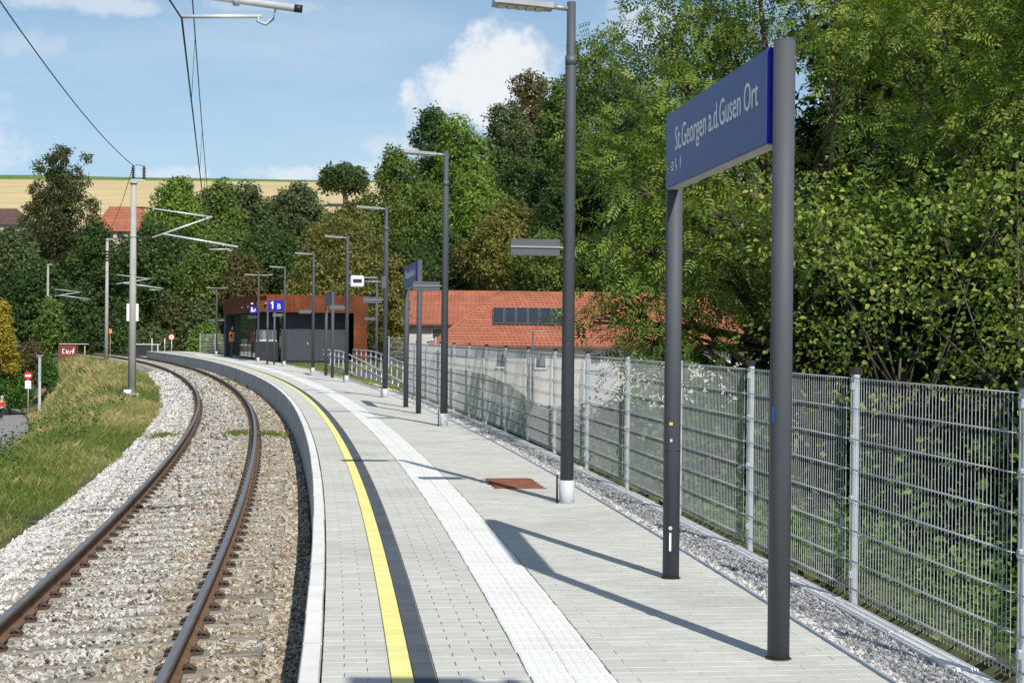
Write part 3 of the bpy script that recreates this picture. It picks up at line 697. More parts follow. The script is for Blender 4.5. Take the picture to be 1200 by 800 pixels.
# ------------------------------------------------------------------ station name boards
def name_board(pn, pf, label, body, detail=True, hgt=3.36):
    a = G(*pn, 0); b = G(*pf, 0); d = (b - a); L = d.length
    T = Matrix.Translation(a) @ Matrix.Rotation(math.atan2(-d.x, d.y), 4, 'Z')      # y runs from near to far post
    t = thing('station_sign', a, label, 'sign', 'station name boards on two posts')
    for y in (0, L):
        po = MB(T).tube([(0, y, -.02), (0, y, hgt)], .060, 28).build('post', 'anthracite', t)
        MB(T).tube([(0, y, hgt), (0, y, hgt + .006)], .0605, 28).build('post_cap', 'anthracite_box', po)
        MB(T).tube([(0, y, .001), (0, y, .005)], .072, 24).build('post_collar', 'clip', po)
        if detail and y > 0:
            MB(T).tube([(0, y, .92), (0, y, .926)], .0608, 28).build('seam', 'black_plastic', po)
            MB(T).box((-.022, y - .058, 1.12), (.026, .006, .022)).build('yellow_sticker', 'sign_yellow', po)
            MB(T).box((-.020, y - .0595, 1.0), (.018, .006, .022)).build('round_badge', 'sign_under', po)
            MB(T).box((-.020, y - .060, .27), (.014, .006, .13)).build('white_tag', 'sign_white', po)
            MB(T).tube([(-.020, y - .056, .37), (-.020, y - .066, .37)], .014, 14).build('tag_disc', 'sign_under', po)
        if detail and y == 0:
            MB(T).box((-.047, -.035, 1.33), (.006, .034, .085), rz=-.9).build('blue_sticker', 'sign_blue', po)
            MB(T).box((-.051, -.037, 1.345), (.004, .02, .03), rz=-.9).build('white_pictogram', 'sign_white', po)
    z0, z1 = hgt - .55, hgt - .03
    bd = MB(T).box((-.03, L / 2 + .0, (z0 + z1) / 2), (.098, L - .128, z1 - z0)).build('board', 'sign_blue' if body else 'anthracite_box', t)
    MB(T).box((-.03, .058 + .004, (z0 + z1) / 2 + .002), (.099, .008, z1 - z0 + .006)).build('end_cap', 'sign_blue_edge' if body else 'anthracite', bd)
    MB(T).box((-.026, L / 2, z0 - .004), (.085, L - .14, .008)).build('underside', 'sign_under', bd)
    for sx in (-1, 1):                       # lettering on both faces
        if sx < 0:
            F_ = Matrix(((0, 0, -1, -.0805), (-1, 0, 0, 0), (0, 1, 0, 0), (0, 0, 0, 1)))     # text x -> -y, text y -> z
            y0 = L - .37
        else:
            F_ = Matrix(((0, 0, 1, .0205), (1, 0, 0, 0), (0, 1, 0, 0), (0, 0, 0, 1))); y0 = .20
        if body:
            kx = .86 * (L - .6) / 2.15; x_ = 0.0
            for word in ('St.', 'Georgen', 'a.', 'd.', 'Gusen', 'Ort'):
                lt = text_mesh(word, .235, T @ Matrix.Translation((0, y0, z0 + .235)) @ F_ @ Matrix.Translation((x_ * kx, 0, 0)), 'sign_white', 'lettering', bd, sx=kx, depth=.0015, bold=-.0004)
                x_ += TW[word] + (.075 if word in ('Georgen', 'Gusen') else .012)
        if detail:
            for k, (bx, dx, m_) in enumerate((('\u2190', 0, 'sign_yellow'), ('2', .15, 'sign_white'), ('S', .27, 'sign_white'), ('i', .42, 'sign_white'))):
                yy = y0 + (.26 - dx if sx < 0 else -.12 + dx)
                Tm = T @ Matrix.Translation((0, yy, z0 + .10)) @ F_
                pg = MB(Tm)
                if k == 0:
                    pg.box((.04, .03, 0), (.08, .012, .003)); pg.box((.015, .045, 0), (.045, .012, .003), rz=.8); pg.box((.015, .015, 0), (.045, .012, .003), rz=-.8)
                elif k == 1:
                    pg.box((.03, .06, 0), (.05, .012, .003)); pg.box((.055, .035, 0), (.012, .055, .003)); pg.box((.03, .01, 0), (.05, .012, .003)); pg.box((-.01, .035, 0), (.03, .012, .003))
                elif k == 2:
                    pg.tube([(.02, .072, -.0015), (.02, .072, .0015)], .010, 10); pg.box((.02, .045, 0), (.012, .04, .003)); pg.box((.032, .025, 0), (.035, .011, .003)); pg.box((.045, .008, 0), (.011, .03, .003))
                else:
                    pg.tube([(.02, .072, -.0015), (.02, .072, .0015)], .009, 10); pg.box((.02, .045, 0), (.022, .038, .003)); pg.box((.02, .012, 0), (.012, .032, .003))
                pg.build('pictogram', m_, bd)
    return t
name_board((912, 771), (786, 677), 'large blue station name board on two dark posts nearest to the camera', 'St.Georgen a.d.Gusen Ort')
name_board((490.3, 484.3), (475.5, 476.8), 'second name board, seen edge on left of the second lamp post', 'St.Georgen a.d.Gusen Ort', detail=False)
name_board((389.3, 442.3), (381.8, 439.8), 'farthest name board, its plain dark grey board seen edge on before the shelter', None, detail=False)
# platform number sign: faces the camera
a = G(313.2, 426.5, 0); b = G(321, 427.2, 0); a.y = b.y = (a.y + b.y) / 2; sc_ = FPX / a.y
a.x = (313.4 - 600) / sc_; b.x = (321.5 - 600) / sc_
t = thing('platform_number_sign', a, 'blue sign reading 1 B on two posts beside the sixth lamp', 'sign')
for p in (a, b): MB().tube([(p.x, p.y, 0), (p.x, p.y, 3.15)], .055, 16).build('post', 'anthracite', t)
c0 = D(314.6, 364, a.y - .07); c1 = D(333, 352, a.y - .07)
bd = MB().box(((c0.x + c1.x) / 2, a.y - .07, (c0.z + c1.z) / 2), (c1.x - c0.x, .05, c1.z - c0.z)).build('board', 'sign_blue_edge', t)
Tx = Matrix(((1, 0, 0, c0.x + .13), (0, 0, -1, a.y - .098), (0, 1, 0, c0.z + .11), (0, 0, 0, 1)))
MB(Tx).box((.10, .20, 0), (.075, .40, .006)).box((.045, .335, .001), (.14, .06, .006), rz=.75).build('numeral', 'sign_white', bd)
Tx = Tx.copy(); Tx[0][3] = c0.x + .46; text_mesh('B', .40, Tx, 'sign_white', 'letter', bd, depth=.003)
a = D(297, 363, 90.5); T = Matrix.Translation(a)
# waiting-area pictogram sign hung from the double lamp post bracket
t = thing('pictogram_sign', (a.x, a.y, 0), 'small blue pictogram sign left of the platform number sign', 'sign')
hang = G(302.3, 423.5, 0)
MB().tube([(a.x, a.y, a.z + .1), (hang.x, hang.y, a.z + .1)], .02, 8).build('arm', 'anthracite', t)
bd = MB(T).box((0, 0, 0), (.40, .05, .38)).build('board', 'sign_blue_edge', t)
MB(T).box((-.09, -.03, -.01), (.09, .008, .22)).box((.06, -.03, -.05), (.16, .008, .05)).box((.10, -.03, -.01), (.05, .008, .16)).box((-.02, -.03, -.09), (.12, .008, .04)).tube([(-.09, -.026, .13), (-.09, -.034, .13)], .04, 10).build('pictogram', 'sign_white', bd)

# ------------------------------------------------------------------ overhead line
def catenary_mast(base, top_z, label, side_len, with_plates=None):
    s, o = SO(np.array([base.x]), np.array([base.y])); s = float(s[0])
    T = Matrix.Translation(base) @ Matrix.Rotation(PHd(s), 4, 'Z'); h = top_z - base.z
    t = thing('catenary_mast', base, label, 'mast', 'overhead line masts')
    pm = MB(T); r0, r1 = .155, .105
    pm.tube([(0, 0, -.3), (0, 0, h)], [r0 * 1.02, r1], 8); pm.build('mast', 'concrete_mast', t)
    MB(T).box((0, 0, .1), (.52, .52, .42), .03).build('footing', 'concrete_wall', t)
    for z in (h - .05, h * .75, h * .58):
        MB(T).tube([(0, 0, z - .02), (0, 0, z + .02)], .135 if z < h - .1 else .16, 12).build('band', 'steel_zinc', t)
    return t, T, h
masts = []
def pos(s, o): p = P(s, o); return Vector((p.x, p.y, Hs(p.x, p.y) - .05))
b1 = G(154.5, 470, -.92); b2 = G(124.5, 430, -1.0)
ml = [(pos(7.75, -4.9), None, 'overhead line mast just left of the picture, holding the nearest bracket'),
      (b1, D(156, 213, b1.y).z, 'nearest visible concrete overhead line mast with white plate'),
      (b2, D(123.5, 281, b2.y).z, 'middle concrete mast with dark steel bands, behind the nearest one'),
      (pos(160, -5.2), 8.5, 'thin distant overhead line mast rising behind the red panel'),
      (pos(190, -5.2), 8.6, 'farthest overhead line mast, its brackets at the left picture edge')]
wires = []
for i, (b_, tz, label) in enumerate(ml):
    if tz is None: tz = b_.z + 8.1
    t, T, h = catenary_mast(b_, tz, label, 3)
    s, o = SO(np.array([b_.x]), np.array([b_.y])); s = float(s[0]); o = float(o[0])
    zc = -.46 + 5.35 - b_.z; xc = (-1.6525 - o) + (-.30 if i % 2 else -.15)           # contact wire in mast coordinates
    zt = zc + 1.15
    if i == 1: zt = D(165, 243, b_.y).z - b_.z
    if i == 1: zc = D(253, 292, b_.y).z - b_.z
    if i == 0:
        yq = b_.y
        for _k in range(6):
            q_ = D(213, 22, yq); yq -= (T.inverted() @ q_).y
        zc = q_.z - b_.z; xc = (T.inverted() @ q_).x; zt = zc + 1.2
    tip = xc + 1.12
    # top tube with insulator, strut, lower tube, steady arm
    for (p, q) in (((.12, 0, zt), (.72, 0, zt - .03)), ((.12, 0, zc + .42), (.72, 0, zc + .42))):
        ins = MB(T); ins.tube([p, q], .028, 8)
        for k in range(5):
            u = .3 + .09 * k; c = Vector(p).lerp(Vector(q), u); ins.tube([c - Vector((.012, 0, 0)), c + Vector((.012, 0, 0))], .06, 10)
        ins.build('insulator', 'insulator', t)
    MB(T).tube([(.70, 0, zt - .03), (xc + .12, 0, zt - .30)], .030, 10).build('top_tube', 'galv_tube', t)
    MB(T).tube([(.70, 0, zc + .42), (xc + .10, 0, zt - .28)], .034, 10).build('strut_tube', 'galv_tube', t)
    lo0 = Vector((.70, 0, zc + .42)).lerp(Vector((xc + .10, 0, zt - .28)), .18)
    lt = MB(T); lt.tube([lo0, (tip, 0, zc + .14)], .038, 12); lo = lt.build('lower_tube', 'galv_tube', t)
    MB(T).tube([(tip - .02, 0, zc + .142), (tip + .06, 0, zc + .135)], .040, 12).build('end_plug', 'black_plastic', lo)
    MB(T).tube([(tip - .62, 0, zc + .195), (tip - .56, 0, zc + .19)], .05, 12).build('clamp', 'steel_zinc', lo)
    hk = MB(T); hk.tube([(tip - .20, 0, zc + .14), (tip - .23, 0, zc + .03), (tip - .30, 0, zc - .03), (tip - .38, 0, zc + .0), (tip - .36, 0, zc + .07)], .016, 8); hk.build('hook', 'steel_zinc', lo)
    MB(T).tube([(tip - .34, 0, zc + .05), (xc, 0, zc + .02)], .020, 8).build('steady_arm', 'galv_tube', t)
    # insulators of the feeder line on the mast head
    MB(T).box((.16, 0, h + .06), (.52, .09, .07)).build('head_beam', 'steel_zinc', t)
    for x in (-.02, .38):
        ins = MB(T); ins.tube([(x, 0, h + .08), (x, 0, h + .62)], .035, 8)
        for k in range(5): ins.tube([(x, 0, h + .16 + .085 * k), (x, 0, h + .19 + .085 * k)], .075, 10)
        ins.build('insulator', 'insulator', t)
    MB(T).tube([(-.02, 0, h + .60), (.18, 0, h + .66), (.38, 0, h + .58)], .012, 6).build('jumper', 'cable', t)
    masts.append((T @ Vector((xc, 0, zc)), T @ Vector((xc + .04, 0, zt - .22)), T @ Vector((-.02, 0, h + .62))))
    if i == 1:
        for x in (-.17, .17): MB(T).box((x, -.02, D(155, 366, b_.y).z - b_.z), (.10, .04, .66), .005).build('number_plate', 'sign_white', t)
        MB(T).box((-.16, -.14, .30), (.28, .03, .30)).build('white_plate', 'sign_white', t)
    if i == 2:
        for k in range(4): MB(T).tube([(0, 0, h - .9 - .22 * k), (0, 0, h - .82 - .22 * k)], .19, 10).build('steel_band', 'insulator', t)
        MB(T).box((.28, 0, D(128, 388, b_.y).z - b_.z), (.22, .2, .34)).build('orange_box', 'orange_box', t)
        MB(T).tube([(.28, 0, D(128, 391, b_.y).z - b_.z), (.28, 0, 0)], .02, 6).build('conduit', 'wood_pale', t)
    if i == 3: MB(T).box((.05, -.16, D(53, 378, b_.y).z - b_.z), (.36, .03, .75)).build('number_plate', 'sign_white', t)
# wires: start behind the camera
ms0 = pos(-30, -4.6)
hb = PHd(-30)
masts.insert(0, (P(-30, -1.75, 4.86), P(-30, -1.72, 5.85), P(-30, -4.6, 7.6)))
def span(a, b, sag, n=24): return [a.lerp(b, k / n) - Vector((0, 0, sag * 4 * (k / n) * (1 - k / n))) for k in range(n + 1)]
nm = [('contact_wire', 0, .0, .010, 'lower overhead contact wire above the curving track'), ('messenger_wire', 1, .55, .008, 'upper overhead carrying wire sagging above the contact wire'), ('feeder_wire', 2, .9, .014, 'single feeder wire sagging down to the nearest mast head')]
for name, j, sag, r_, label in nm:
    b_ = MB()
    for k in range(len(masts) - 1): b_.tube(span(masts[k][j], masts[k + 1][j], sag * (.55 if k else 1.0)), r_, 6)
    base_obj(b_, name, 'cable', masts[1][j], label, 'wire')
for k in range(1, 3):
    c = span(masts[k][0], masts[k + 1][0], 0); m_ = span(masts[k][1], masts[k + 1][1], .55 * .55)
    for q in (3, 8, 12, 16, 21):
        base_obj(MB().tube([c[q], m_[q]], .004, 5), 'dropper_wire', 'cable', c[q], {3: 'first', 8: 'second', 12: 'third', 16: 'fourth', 21: 'fifth'}[q] + ' thin dropper wire ' + ('in the span before the nearest visible mast' if k == 1 else 'in the span behind the nearest visible mast'), 'wire', 'dropper wires of the overhead line')

# ------------------------------------------------------------------ bridge parapets, signs beyond the platform
pr = D(84, 412, 152); s, o = SO(np.array([pr.x]), np.array([pr.y])); ps, po_ = float(s[0]), float(o[0])
bz = D(84, 421, pr.y).z
T = Matrix.Translation((pr.x, pr.y, bz)) @ Matrix.Rotation(.30, 4, 'Z')
t = thing('bridge_parapet', (pr.x, pr.y, bz), 'dark red bridge parapet panel with white graffiti and pale cap', 'parapet')
MB(T).box((-.35, 0, .78), (1.55, .08, 1.44)).build('panel', 'red_panel', t)
MB(T).box((.56, .9, .78), (.08, 1.75, 1.44)).build('side_panel', 'red_panel', t)
MB(T).box((.22, .6, 1.53), (2.8, 1.5, .04)).build('cap', 'white_paint', t)
MB(T).box((1.25, .1, .75), (.11, .11, 1.5)).build('wooden_post', 'wood_pale', t)
MB(T).box((-1.2, .05, .75), (.11, .11, 1.5)).build('wooden_post', 'wood_dark', t)
MB(T).box((-1.2, .2, -.25), (3.6, .5, .5)).build('girder', 'wood_dark', t)
MB(T).box((-.9, .2, -2.6), (.16, .3, 4.2)).build('support', 'wood_pale', t)
MB(T).box((.6, 1.2, -2.4), (2.2, 2.2, 4.2)).build('abutment', 'concrete_wall', t)
gr = MB(T)
for k, (x, z, w_, h_) in enumerate(((-.85, .8, .07, .5), (-.75, 1.0, .2, .06), (-.75, .62, .2, .06), (-.5, .75, .07, .36), (-.32, .84, .2, .06), (-.38, .72, .06, .25), (-.3, .6, .2, .06), (-.05, .82, .2, .06), (-.12, .7, .06, .26), (.1, .76, .06, .45), (.2, .9, .06, .5))): gr.box((x, -.045, z), (w_, .008, h_))
gr.build('graffiti', 'sign_white', t)
pr = D(170, 410, 142); bz = Hs(pr.x, pr.y)
zt = D(170, 403.5, pr.y).z; zb = D(170, 416, pr.y).z
T = Matrix.Translation((pr.x, pr.y, zb)) @ Matrix.Rotation(.18, 4, 'Z')
t = thing('bridge_parapet', (pr.x, pr.y, zb), 'black bridge parapet with thin white top rail left of the platform end', 'parapet')
MB(T).box((0, 0, (zt - zb) / 2 - .25), (2.7, .1, zt - zb + .2)).build('panel', 'dark_interior', t)
MB(T).box((0, .3, zt - zb + .01), (2.8, .8, .06)).build('top_rail', 'white_paint', t)
for x in (-1.3, 1.15): MB(T).box((x, -.06, (zt - zb) / 2 - .2), (.08, .08, zt - zb + .3)).build('post', 'white_paint', t)
MB(T).box((0, .2, -1.2), (2.9, 1.2, 2.2)).build('abutment', 'concrete_wall', t)
def round_sign(px, py, Y, dia, zb, label, inner):
    c = D(px, py, Y)
    t = thing('traffic_sign', (c.x, c.y, zb), label, 'sign')
    MB().tube([(c.x, c.y + .05, zb - .1), (c.x, c.y + .05, c.z + dia * .5)], .03, 8).build('pole', 'galv_tube', t)
    d = MB().tube([(c.x, c.y, c.z), (c.x, c.y + .02, c.z)], dia / 2, 24).build('disc', 'sign_red', t)
    inner(c, d, dia)
    return t, c
def no_entry(c, d, dia):
    MB().box((c.x, c.y - .008, c.z), (dia * .74, .012, dia * .26)).build('bar', 'sign_white', d)
def limit(c, d, dia):
    MB().tube([(c.x, c.y - .012, c.z), (c.x, c.y - .002, c.z)], dia * .36, 20).build('white_field', 'sign_white', d)
    MB().box((c.x - .02, c.y - .016, c.z), (dia * .22, .006, dia * .2)).build('black_mark', 'black_plastic', d)
c = D(33, 440, 118)
t, c = round_sign(33, 440, 118, .60, Hs(c.x, c.y), 'red and white no entry sign by the hedge at the embankment foot', no_entry)
MB().box((c.x, c.y - .0, D(33, 450.5, 118).z), (.46, .02, .60)).build('plate', 'sign_white', t)
c = D(201, 395, 139)
round_sign(201, 395, 139, .58, Hs(c.x, c.y), 'round white sign with red rim beyond the platform end', limit)
for px in (206, 222):
    c = P(130.6, .4 if px == 206 else 1.5, 0)
    t = thing('railing_post', c, ('left' if px == 206 else 'right') + ' one of two white railing posts at the far platform end', 'post')
    T = Matrix.Translation(c); MB(T).tube([(0, 0, -.02), (0, 0, 1.15)], .035, 8).build('tube', 'white_paint', t); MB(T).box((0, 0, .01), (.14, .14, .02)).build('foot_plate', 'galv_tube', t)
c = D(46.5, 452, 122); zb = Hs(c.x, c.y)
t = thing('service_post', (c.x, c.y, zb), 'grey post with a pale blue stripe beside the hedge', 'post'); zt = D(46.5, 417, 122).z; T = Matrix.Translation((c.x, c.y, zb))
MB(T).box((0, 0, (zt - zb) / 2), (.20, .16, zt - zb), .01).build('post', 'steel_zinc', t); MB(T).box((.06, -.09, .5 + (zt - zb) * .25), (.12, .02, (zt - zb) * .4)).build('blue_stripe', 'galv_tube', t); MB(T).box((.02, 0, zt - zb + .03), (.5, .3, .06)).build('top', 'steel_zinc', t)

# ------------------------------------------------------------------ shelter
C0 = Vector((-15.5, 93.2, 0)); bx = Vector((-5.4, 18.0, 0)).normalized(); axv = Vector((bx.y, -bx.x, 0))
T = Matrix(((axv.x, bx.x, 0, C0.x), (axv.y, bx.y, 0, C0.y), (0, 0, 1, 0), (0, 0, 0, 1)))      # x along the near facade, y away
t = thing('platform_shelter', C0, 'flat roofed shelter with rusty steel cladding band and dark walls', 'shelter')
W_, L_, Z0, Z1 = 6.8, 18.6, 2.98, 4.06
MB(T).box((W_ / 2, L_ / 2, Z1 - .12), (W_ - .2, L_ - .2, .16)).build('roof', 'shelter_wall', t)
MB(T).box((W_ / 2, L_ / 2, Z0 + .08), (W_ - .14, L_ - .14, .10)).build('soffit', 'dark_interior', t)
n = 6
for k in range(n):
    MB(T).box((W_ * (k + .5) / n, 0, (Z0 + Z1) / 2), (W_ / n - .012, .06, Z1 - Z0), .004).build('cladding_panel', 'corten', t)
n = 12
for k in range(n):
    for x in (-.002, W_ + .002): MB(T).box((x, .035 + (L_ - .035) * (k + .5) / n, (Z0 + Z1) / 2), (.06, (L_ - .035) / n - .012, Z1 - Z0), .004).build('cladding_panel', 'corten', t)
for k in range(3): MB(T).box((W_ - .42, .01, Z0 * (k + .5) / 3), (.84, .08, Z0 / 3 - .014), .004).build('cladding_panel', 'corten', t)
MB(T).box((W_ - .03, L_ / 2 + .05, Z0 / 2), (.07, L_ - .1, Z0 - .02)).build('side_wall', 'corten', t)
wl_ = MB(T); wl_.box((3.75, 1.15, Z0 / 2), (4.2, .14, Z0)); wo_ = wl_.build('front_wall', 'shelter_wall', t)
for k in range(6): MB(T).box((2.0 + k * .68, 1.072, Z0 / 2), (.012, .012, Z0 - .05)).build('wall_seam', 'dark_interior', wo_)
MB(T).box((2.9, 1.065, 1.05), (.95, .02, 2.1)).build('door', 'shelter_wall', wo_); MB(T).tube([(3.28, 1.03, .95), (3.28, 1.03, 1.15)], .02, 6).build('door_handle', 'galv_tube', wo_)
MB(T).box((5.2, 1.06, 2.55), (.3, .03, .2)).build('vent_grille', 'dark_interior', wo_)
MB(T).box((.9, 1.9, Z0 / 2), (1.5, .12, Z0)).build('recess_wall', 'dark_interior', t)
pst = MB(T).box((.85, 1.82, 1.55), (1.25, .03, .72)).build('notice_board', 'render_grey', t)
for k in range(4): MB(T).box((.42 + k * .29, 1.80, 1.55), (.22, .01, .58)).build('notice_sheet', 'sign_white' if k % 2 else 'render_grey', pst)
MB(T).box((.22, L_ - .55, Z0 / 2), (.40, 1.05, Z0)).build('column', 'shelter_wall', t)
for k in range(7):
    gp = MB(T).box((.55, 2.2 + k * 2.15 + 1.07, Z0 / 2 + .05), (.03, 2.10, Z0 - .15)).build('glass_pane', 'glass_dark', t)
    MB(T).box((.55, 2.2 + k * 2.15, Z0 / 2), (.07, .05, Z0)).build('mullion', 'anthracite', t)
MB(T).box((3.4, 9.9, .004), (5.9, 15, .03)).build('floor', 'yard', t)
for y in (4.0, 7.0): MB(T).box((-.02, y, 3.35), (.10, .5, .10)).build('soffit_lamp', 'sign_white', t)
for x, y in ((.5, -.15), (-.15, 1.2)):
    MB(T).box((x, y, 3.5), (.12, .26, .10), .01).build('camera_housing', 'white_paint' if x < 0 else 'lamp_grey', t)
# orange box added in place of a reflection in the glass
p_ = T @ Vector((-.15, 12.0, 0))
t = thing('reflection_box', p_, 'orange box standing in for a reflection in the shelter glass', 'machine'); Tm = Matrix.Translation(p_) @ Matrix.Rotation(math.atan2(-bx.x, bx.y), 4, 'Z')
MB(Tm).box((0, 0, .55), (.12, .12, 1.1)).build('stand', 'anthracite', t); mb_ = MB(Tm).box((0, 0, 1.42), (.32, .55, .66), .02).build('housing', 'orange_box', t); MB(Tm).box((-.1, -.285, 1.5), (.14, .01, .2)).build('screen', 'window_dark', mb_)

# ramp with railings down from the platform
S_ = np.arange(38, 63.1, .5); V = np.concatenate([PV(S_, 4.05, 0), PV(S_, 5.55, 0)]); V[:, 2] = np.tile(RAMP(S_), 2) + .03
tag(sheet('ramp', V, len(S_), 2, 'asphalt'), kind='structure')
def railing(o, label):
    t = thing('ramp_railing', P(40, o, float(RAMP(40))), label, 'railing', 'railings of the ramp')
    for hz_ in (.95, .70, .22):
        pts = [P(q, o, float(RAMP(q)) + hz_ + .03) for q in np.arange(39.5, 66.6, 1.5)]
        MB().tube(pts, .024, 8).build('rail_tube', 'galv_tube', t)
    a, b = P(66.5, o, float(RAMP(66)) + .98), P(66.5, o, float(RAMP(66)) + .72)
    MB().tube([a, P(66.8, o, a.z - .04), P(66.8, o, b.z + .04), b], .024, 8).build('end_loop', 'galv_tube', t)
    for q in np.arange(40, 66.6, 1.5): MB().tube([P(q, o, float(RAMP(q)) - .12), P(q, o, float(RAMP(q)) + .97)], .022, 8).build('baluster', 'galv_tube', t)
railing(4.08, 'pale tube railing on the platform side of the ramp')
railing(5.52, 'pale tube railing on the far side of the ramp')
# short mesh fence by the shelter
p0 = P(72, 8.2); T = FR(72, 8.2, Hs(p0.x, p0.y))
t = thing('mesh_fence', p0 + Vector((0, 0, T[2][3])), 'short mesh fence between the rusty shelter and the ramp', 'fence')
for x in (0, 1.25, 2.5): MB(T).box((x, 0, .8), (.05, .05, 1.75)).build('post', 'steel_zinc', t)
for k in range(2):
    q = MB(T)
    for i in range(22): q.tube([(.05 + k * 1.25 + i * .054, -.03, .06), (.05 + k * 1.25 + i * .054, -.03, 1.62)], .004, 4, False)
    for z in np.arange(.1, 1.63, .25): q.tube([(k * 1.25, -.03, z), (1.25 + k * 1.25, -.03, z)], .007, 5)
    q.build('wire_panel', 'wire_zinc', t)
p0 = D(244, 407, 132); gz0 = Hs(p0.x, p0.y)
t = thing('mesh_fence', (p0.x, p0.y, gz0), 'short mesh fence left of the shelter beyond the platform end', 'fence'); T = Matrix.Translation((p0.x, p0.y, gz0))
hf = D(244, 391, 132).z - gz0
for x in (-.7, .6, 1.9): MB(T).box((x, 0, hf / 2), (.06, .06, hf + .1)).build('post', 'steel_zinc', t)
for k in range(2):
    q = MB(T)
    for i in range(18): q.tube([(-.7 + k * 1.3 + .05 + i * .07, -.03, .1), (-.7 + k * 1.3 + .05 + i * .07, -.03, hf)], .006, 4, False)
    for z in np.arange(.1, hf, .25): q.tube([(-.7 + k * 1.3, -.03, z), (.6 + k * 1.3, -.03, z)], .01, 5)
    q.build('wire_panel', 'wire_zinc', t)

# ------------------------------------------------------------------ houses
def tiled_slope(name, a, b, c, d, rows, material, parent):
    """roof slope with eave a-b and ridge d-c (matching ends), laid in stepped rows of tiles"""
    a, b, c, d = map(Vector, (a, b, c, d)); nrm = (b - a).cross(d - a).normalized()
    if nrm.z < 0: nrm = -nrm
    th = .045
    for r_ in range(rows):
        u0, u1 = r_ / rows, (r_ + 1.0) / rows
        p = [a.lerp(d, u0), b.lerp(c, u0), b.lerp(c, u1), a.lerp(d, u1)]
        lo = nrm * (th + .028)
        n_ = max(2, int((p[1] - p[0]).length / .30)); q = MB()
        V = []; F = []
        for i in range(n_ + 1):                 # slightly waved front edge: one crest per tile
            for j, w_ in ((0, 1.0), (.5, .35)):
                if i == n_ and j: break
                u = (i + j) / n_; V += [p[0].lerp(p[1], u) + lo * w_ + nrm * .01, p[3].lerp(p[2], u) + nrm * (th * w_ * .5 + .004), p[0].lerp(p[1], u) - nrm * .01]
        m_ = len(V) // 3
        for i in range(m_ - 1): F += [(3 * i, 3 * i + 3, 3 * i + 4, 3 * i + 1), (3 * i + 2, 3 * i + 5, 3 * i + 3, 3 * i)]
        q.add(V, F); q.build('tile_row', material, parent)
def window(T, x, z, w_, h_, y, parent, fr='white_paint'):
    f = MB(T).box((x, y - .02, z), (w_ + .16, .06, h_ + .16)).build('window', fr, parent)
    MB(T).box((x, y - .053, z), (w_, .012, h_)).build('pane', 'window_dark', f)
    MB(T).box((x, y - .07, z - h_ / 2 - .10), (w_ + .3, .14, .05)).build('sill', 'render_grey', f)
def P3(px, py, Y): return D(px, py, Y)
YH = 100.0
xl, xr = P3(503, 405, YH).x, 17.5
ze, zr_ = P3(600, 405.5, YH).z, P3(650, 343.5, YH + 6).z
gh = -2.95
hs = thing('red_roofed_house', (5, YH + 3, gh), 'long low house with red tiled hip roof behind the fence', 'house')
MB().box(((xl + xr) / 2 + .3, YH + 6.2, (gh + ze) / 2), (xr - xl - .9, 11.2, ze - gh - .05)).build('wall', 'render_cream', hs)
rf = MB()
rl, rr_ = P3(583, 343.5, YH + 6).x, xr - 4.5
EA = [(xl, YH, ze), (xr, YH, ze), (xr, YH + 12, ze), (xl, YH + 12, ze)]; RI = [(rl, YH + 6, zr_), (rr_, YH + 6, zr_)]
rf.add(EA + RI, [(0, 1, 5, 4), (1, 2, 5), (2, 3, 4, 5), (3, 0, 4), (0, 3, 2, 1)]); ro = rf.build('roof', 'roof_tile', hs)
tiled_slope('t', EA[0], EA[1], RI[1], RI[0], 20, 'roof_tile', ro)
tiled_slope('t', EA[3], EA[0], RI[0], RI[0], 18, 'roof_tile', ro)
MB().tube([EA[0], RI[0]], .11, 8).build('hip_ridge', 'roof_tile', ro); MB().tube([RI[0], RI[1]], .11, 8).build('ridge', 'roof_tile', ro)
MB().box(((xl + xr) / 2, YH - .06, ze - .02), (xr - xl, .13, .12)).build('gutter', 'wood_dark', ro)
for px, w_, h_ in ((587, .55, .8), (634, .62, .85), (698, .62, .9), (745, .62, .9), (800, .62, .9)):
    c = P3(px, 415, YH + .6); window(Matrix.Identity(4), c.x, ze - .95, w_, h_, YH + .6, hs)
c = P3(700, 455, YH + .6)
ar = [(c.x + 1.15 * math.cos(q), YH + .58, -1.2 + 1.15 * math.sin(q)) for q in np.linspace(0, math.pi, 14)] + [(c.x - 1.15, YH + .58, gh), (c.x + 1.15, YH + .58, gh)]
MB().poly(ar, (0, -.05, 0)).build('arched_gate', 'render_grey', hs)
# roof hatch and collector panels
sl = (Vector(RI[0]) - Vector(EA[0])); nrm = Vector((0, -(zr_ - ze), 6)).normalized(); up = Vector((0, 6, zr_ - ze)).normalized()
def on_roof(px, py):
    r = ray(px, py); o_ = Vector((0, 0, CH)); tt_ = (Vector(EA[0]) - o_).dot(nrm) / r.dot(nrm); return o_ + r * tt_
p0, p1 = on_roof(577, 381.5), on_roof(674, 381.5); q0 = on_roof(600, 363)
hgt_ = (q0 - on_roof(600, 381.5)).length; wpan = (p1 - p0).x / 7
sp_ = thing('solar_collectors', p0, 'row of dark solar panels lying on the red tiled roof', 'solar panels')
for k in range(7):
    c = p0 + Vector((wpan * (k + .5), 0, 0)) + up * hgt_ / 2 + nrm * .16
    Tm = Matrix((( 1, 0, 0, c.x), (0, up.y, nrm.y, c.y), (0, up.z, nrm.z, c.z), (0, 0, 0, 1)))
    fr_ = MB(Tm).box((0, 0, 0), (wpan - .03, hgt_, .08), .01).build('panel', 'anthracite_box', sp_); MB(Tm).box((0, 0, .043), (wpan - .13, hgt_ - .1, .008)).build('glass', 'solar', fr_)
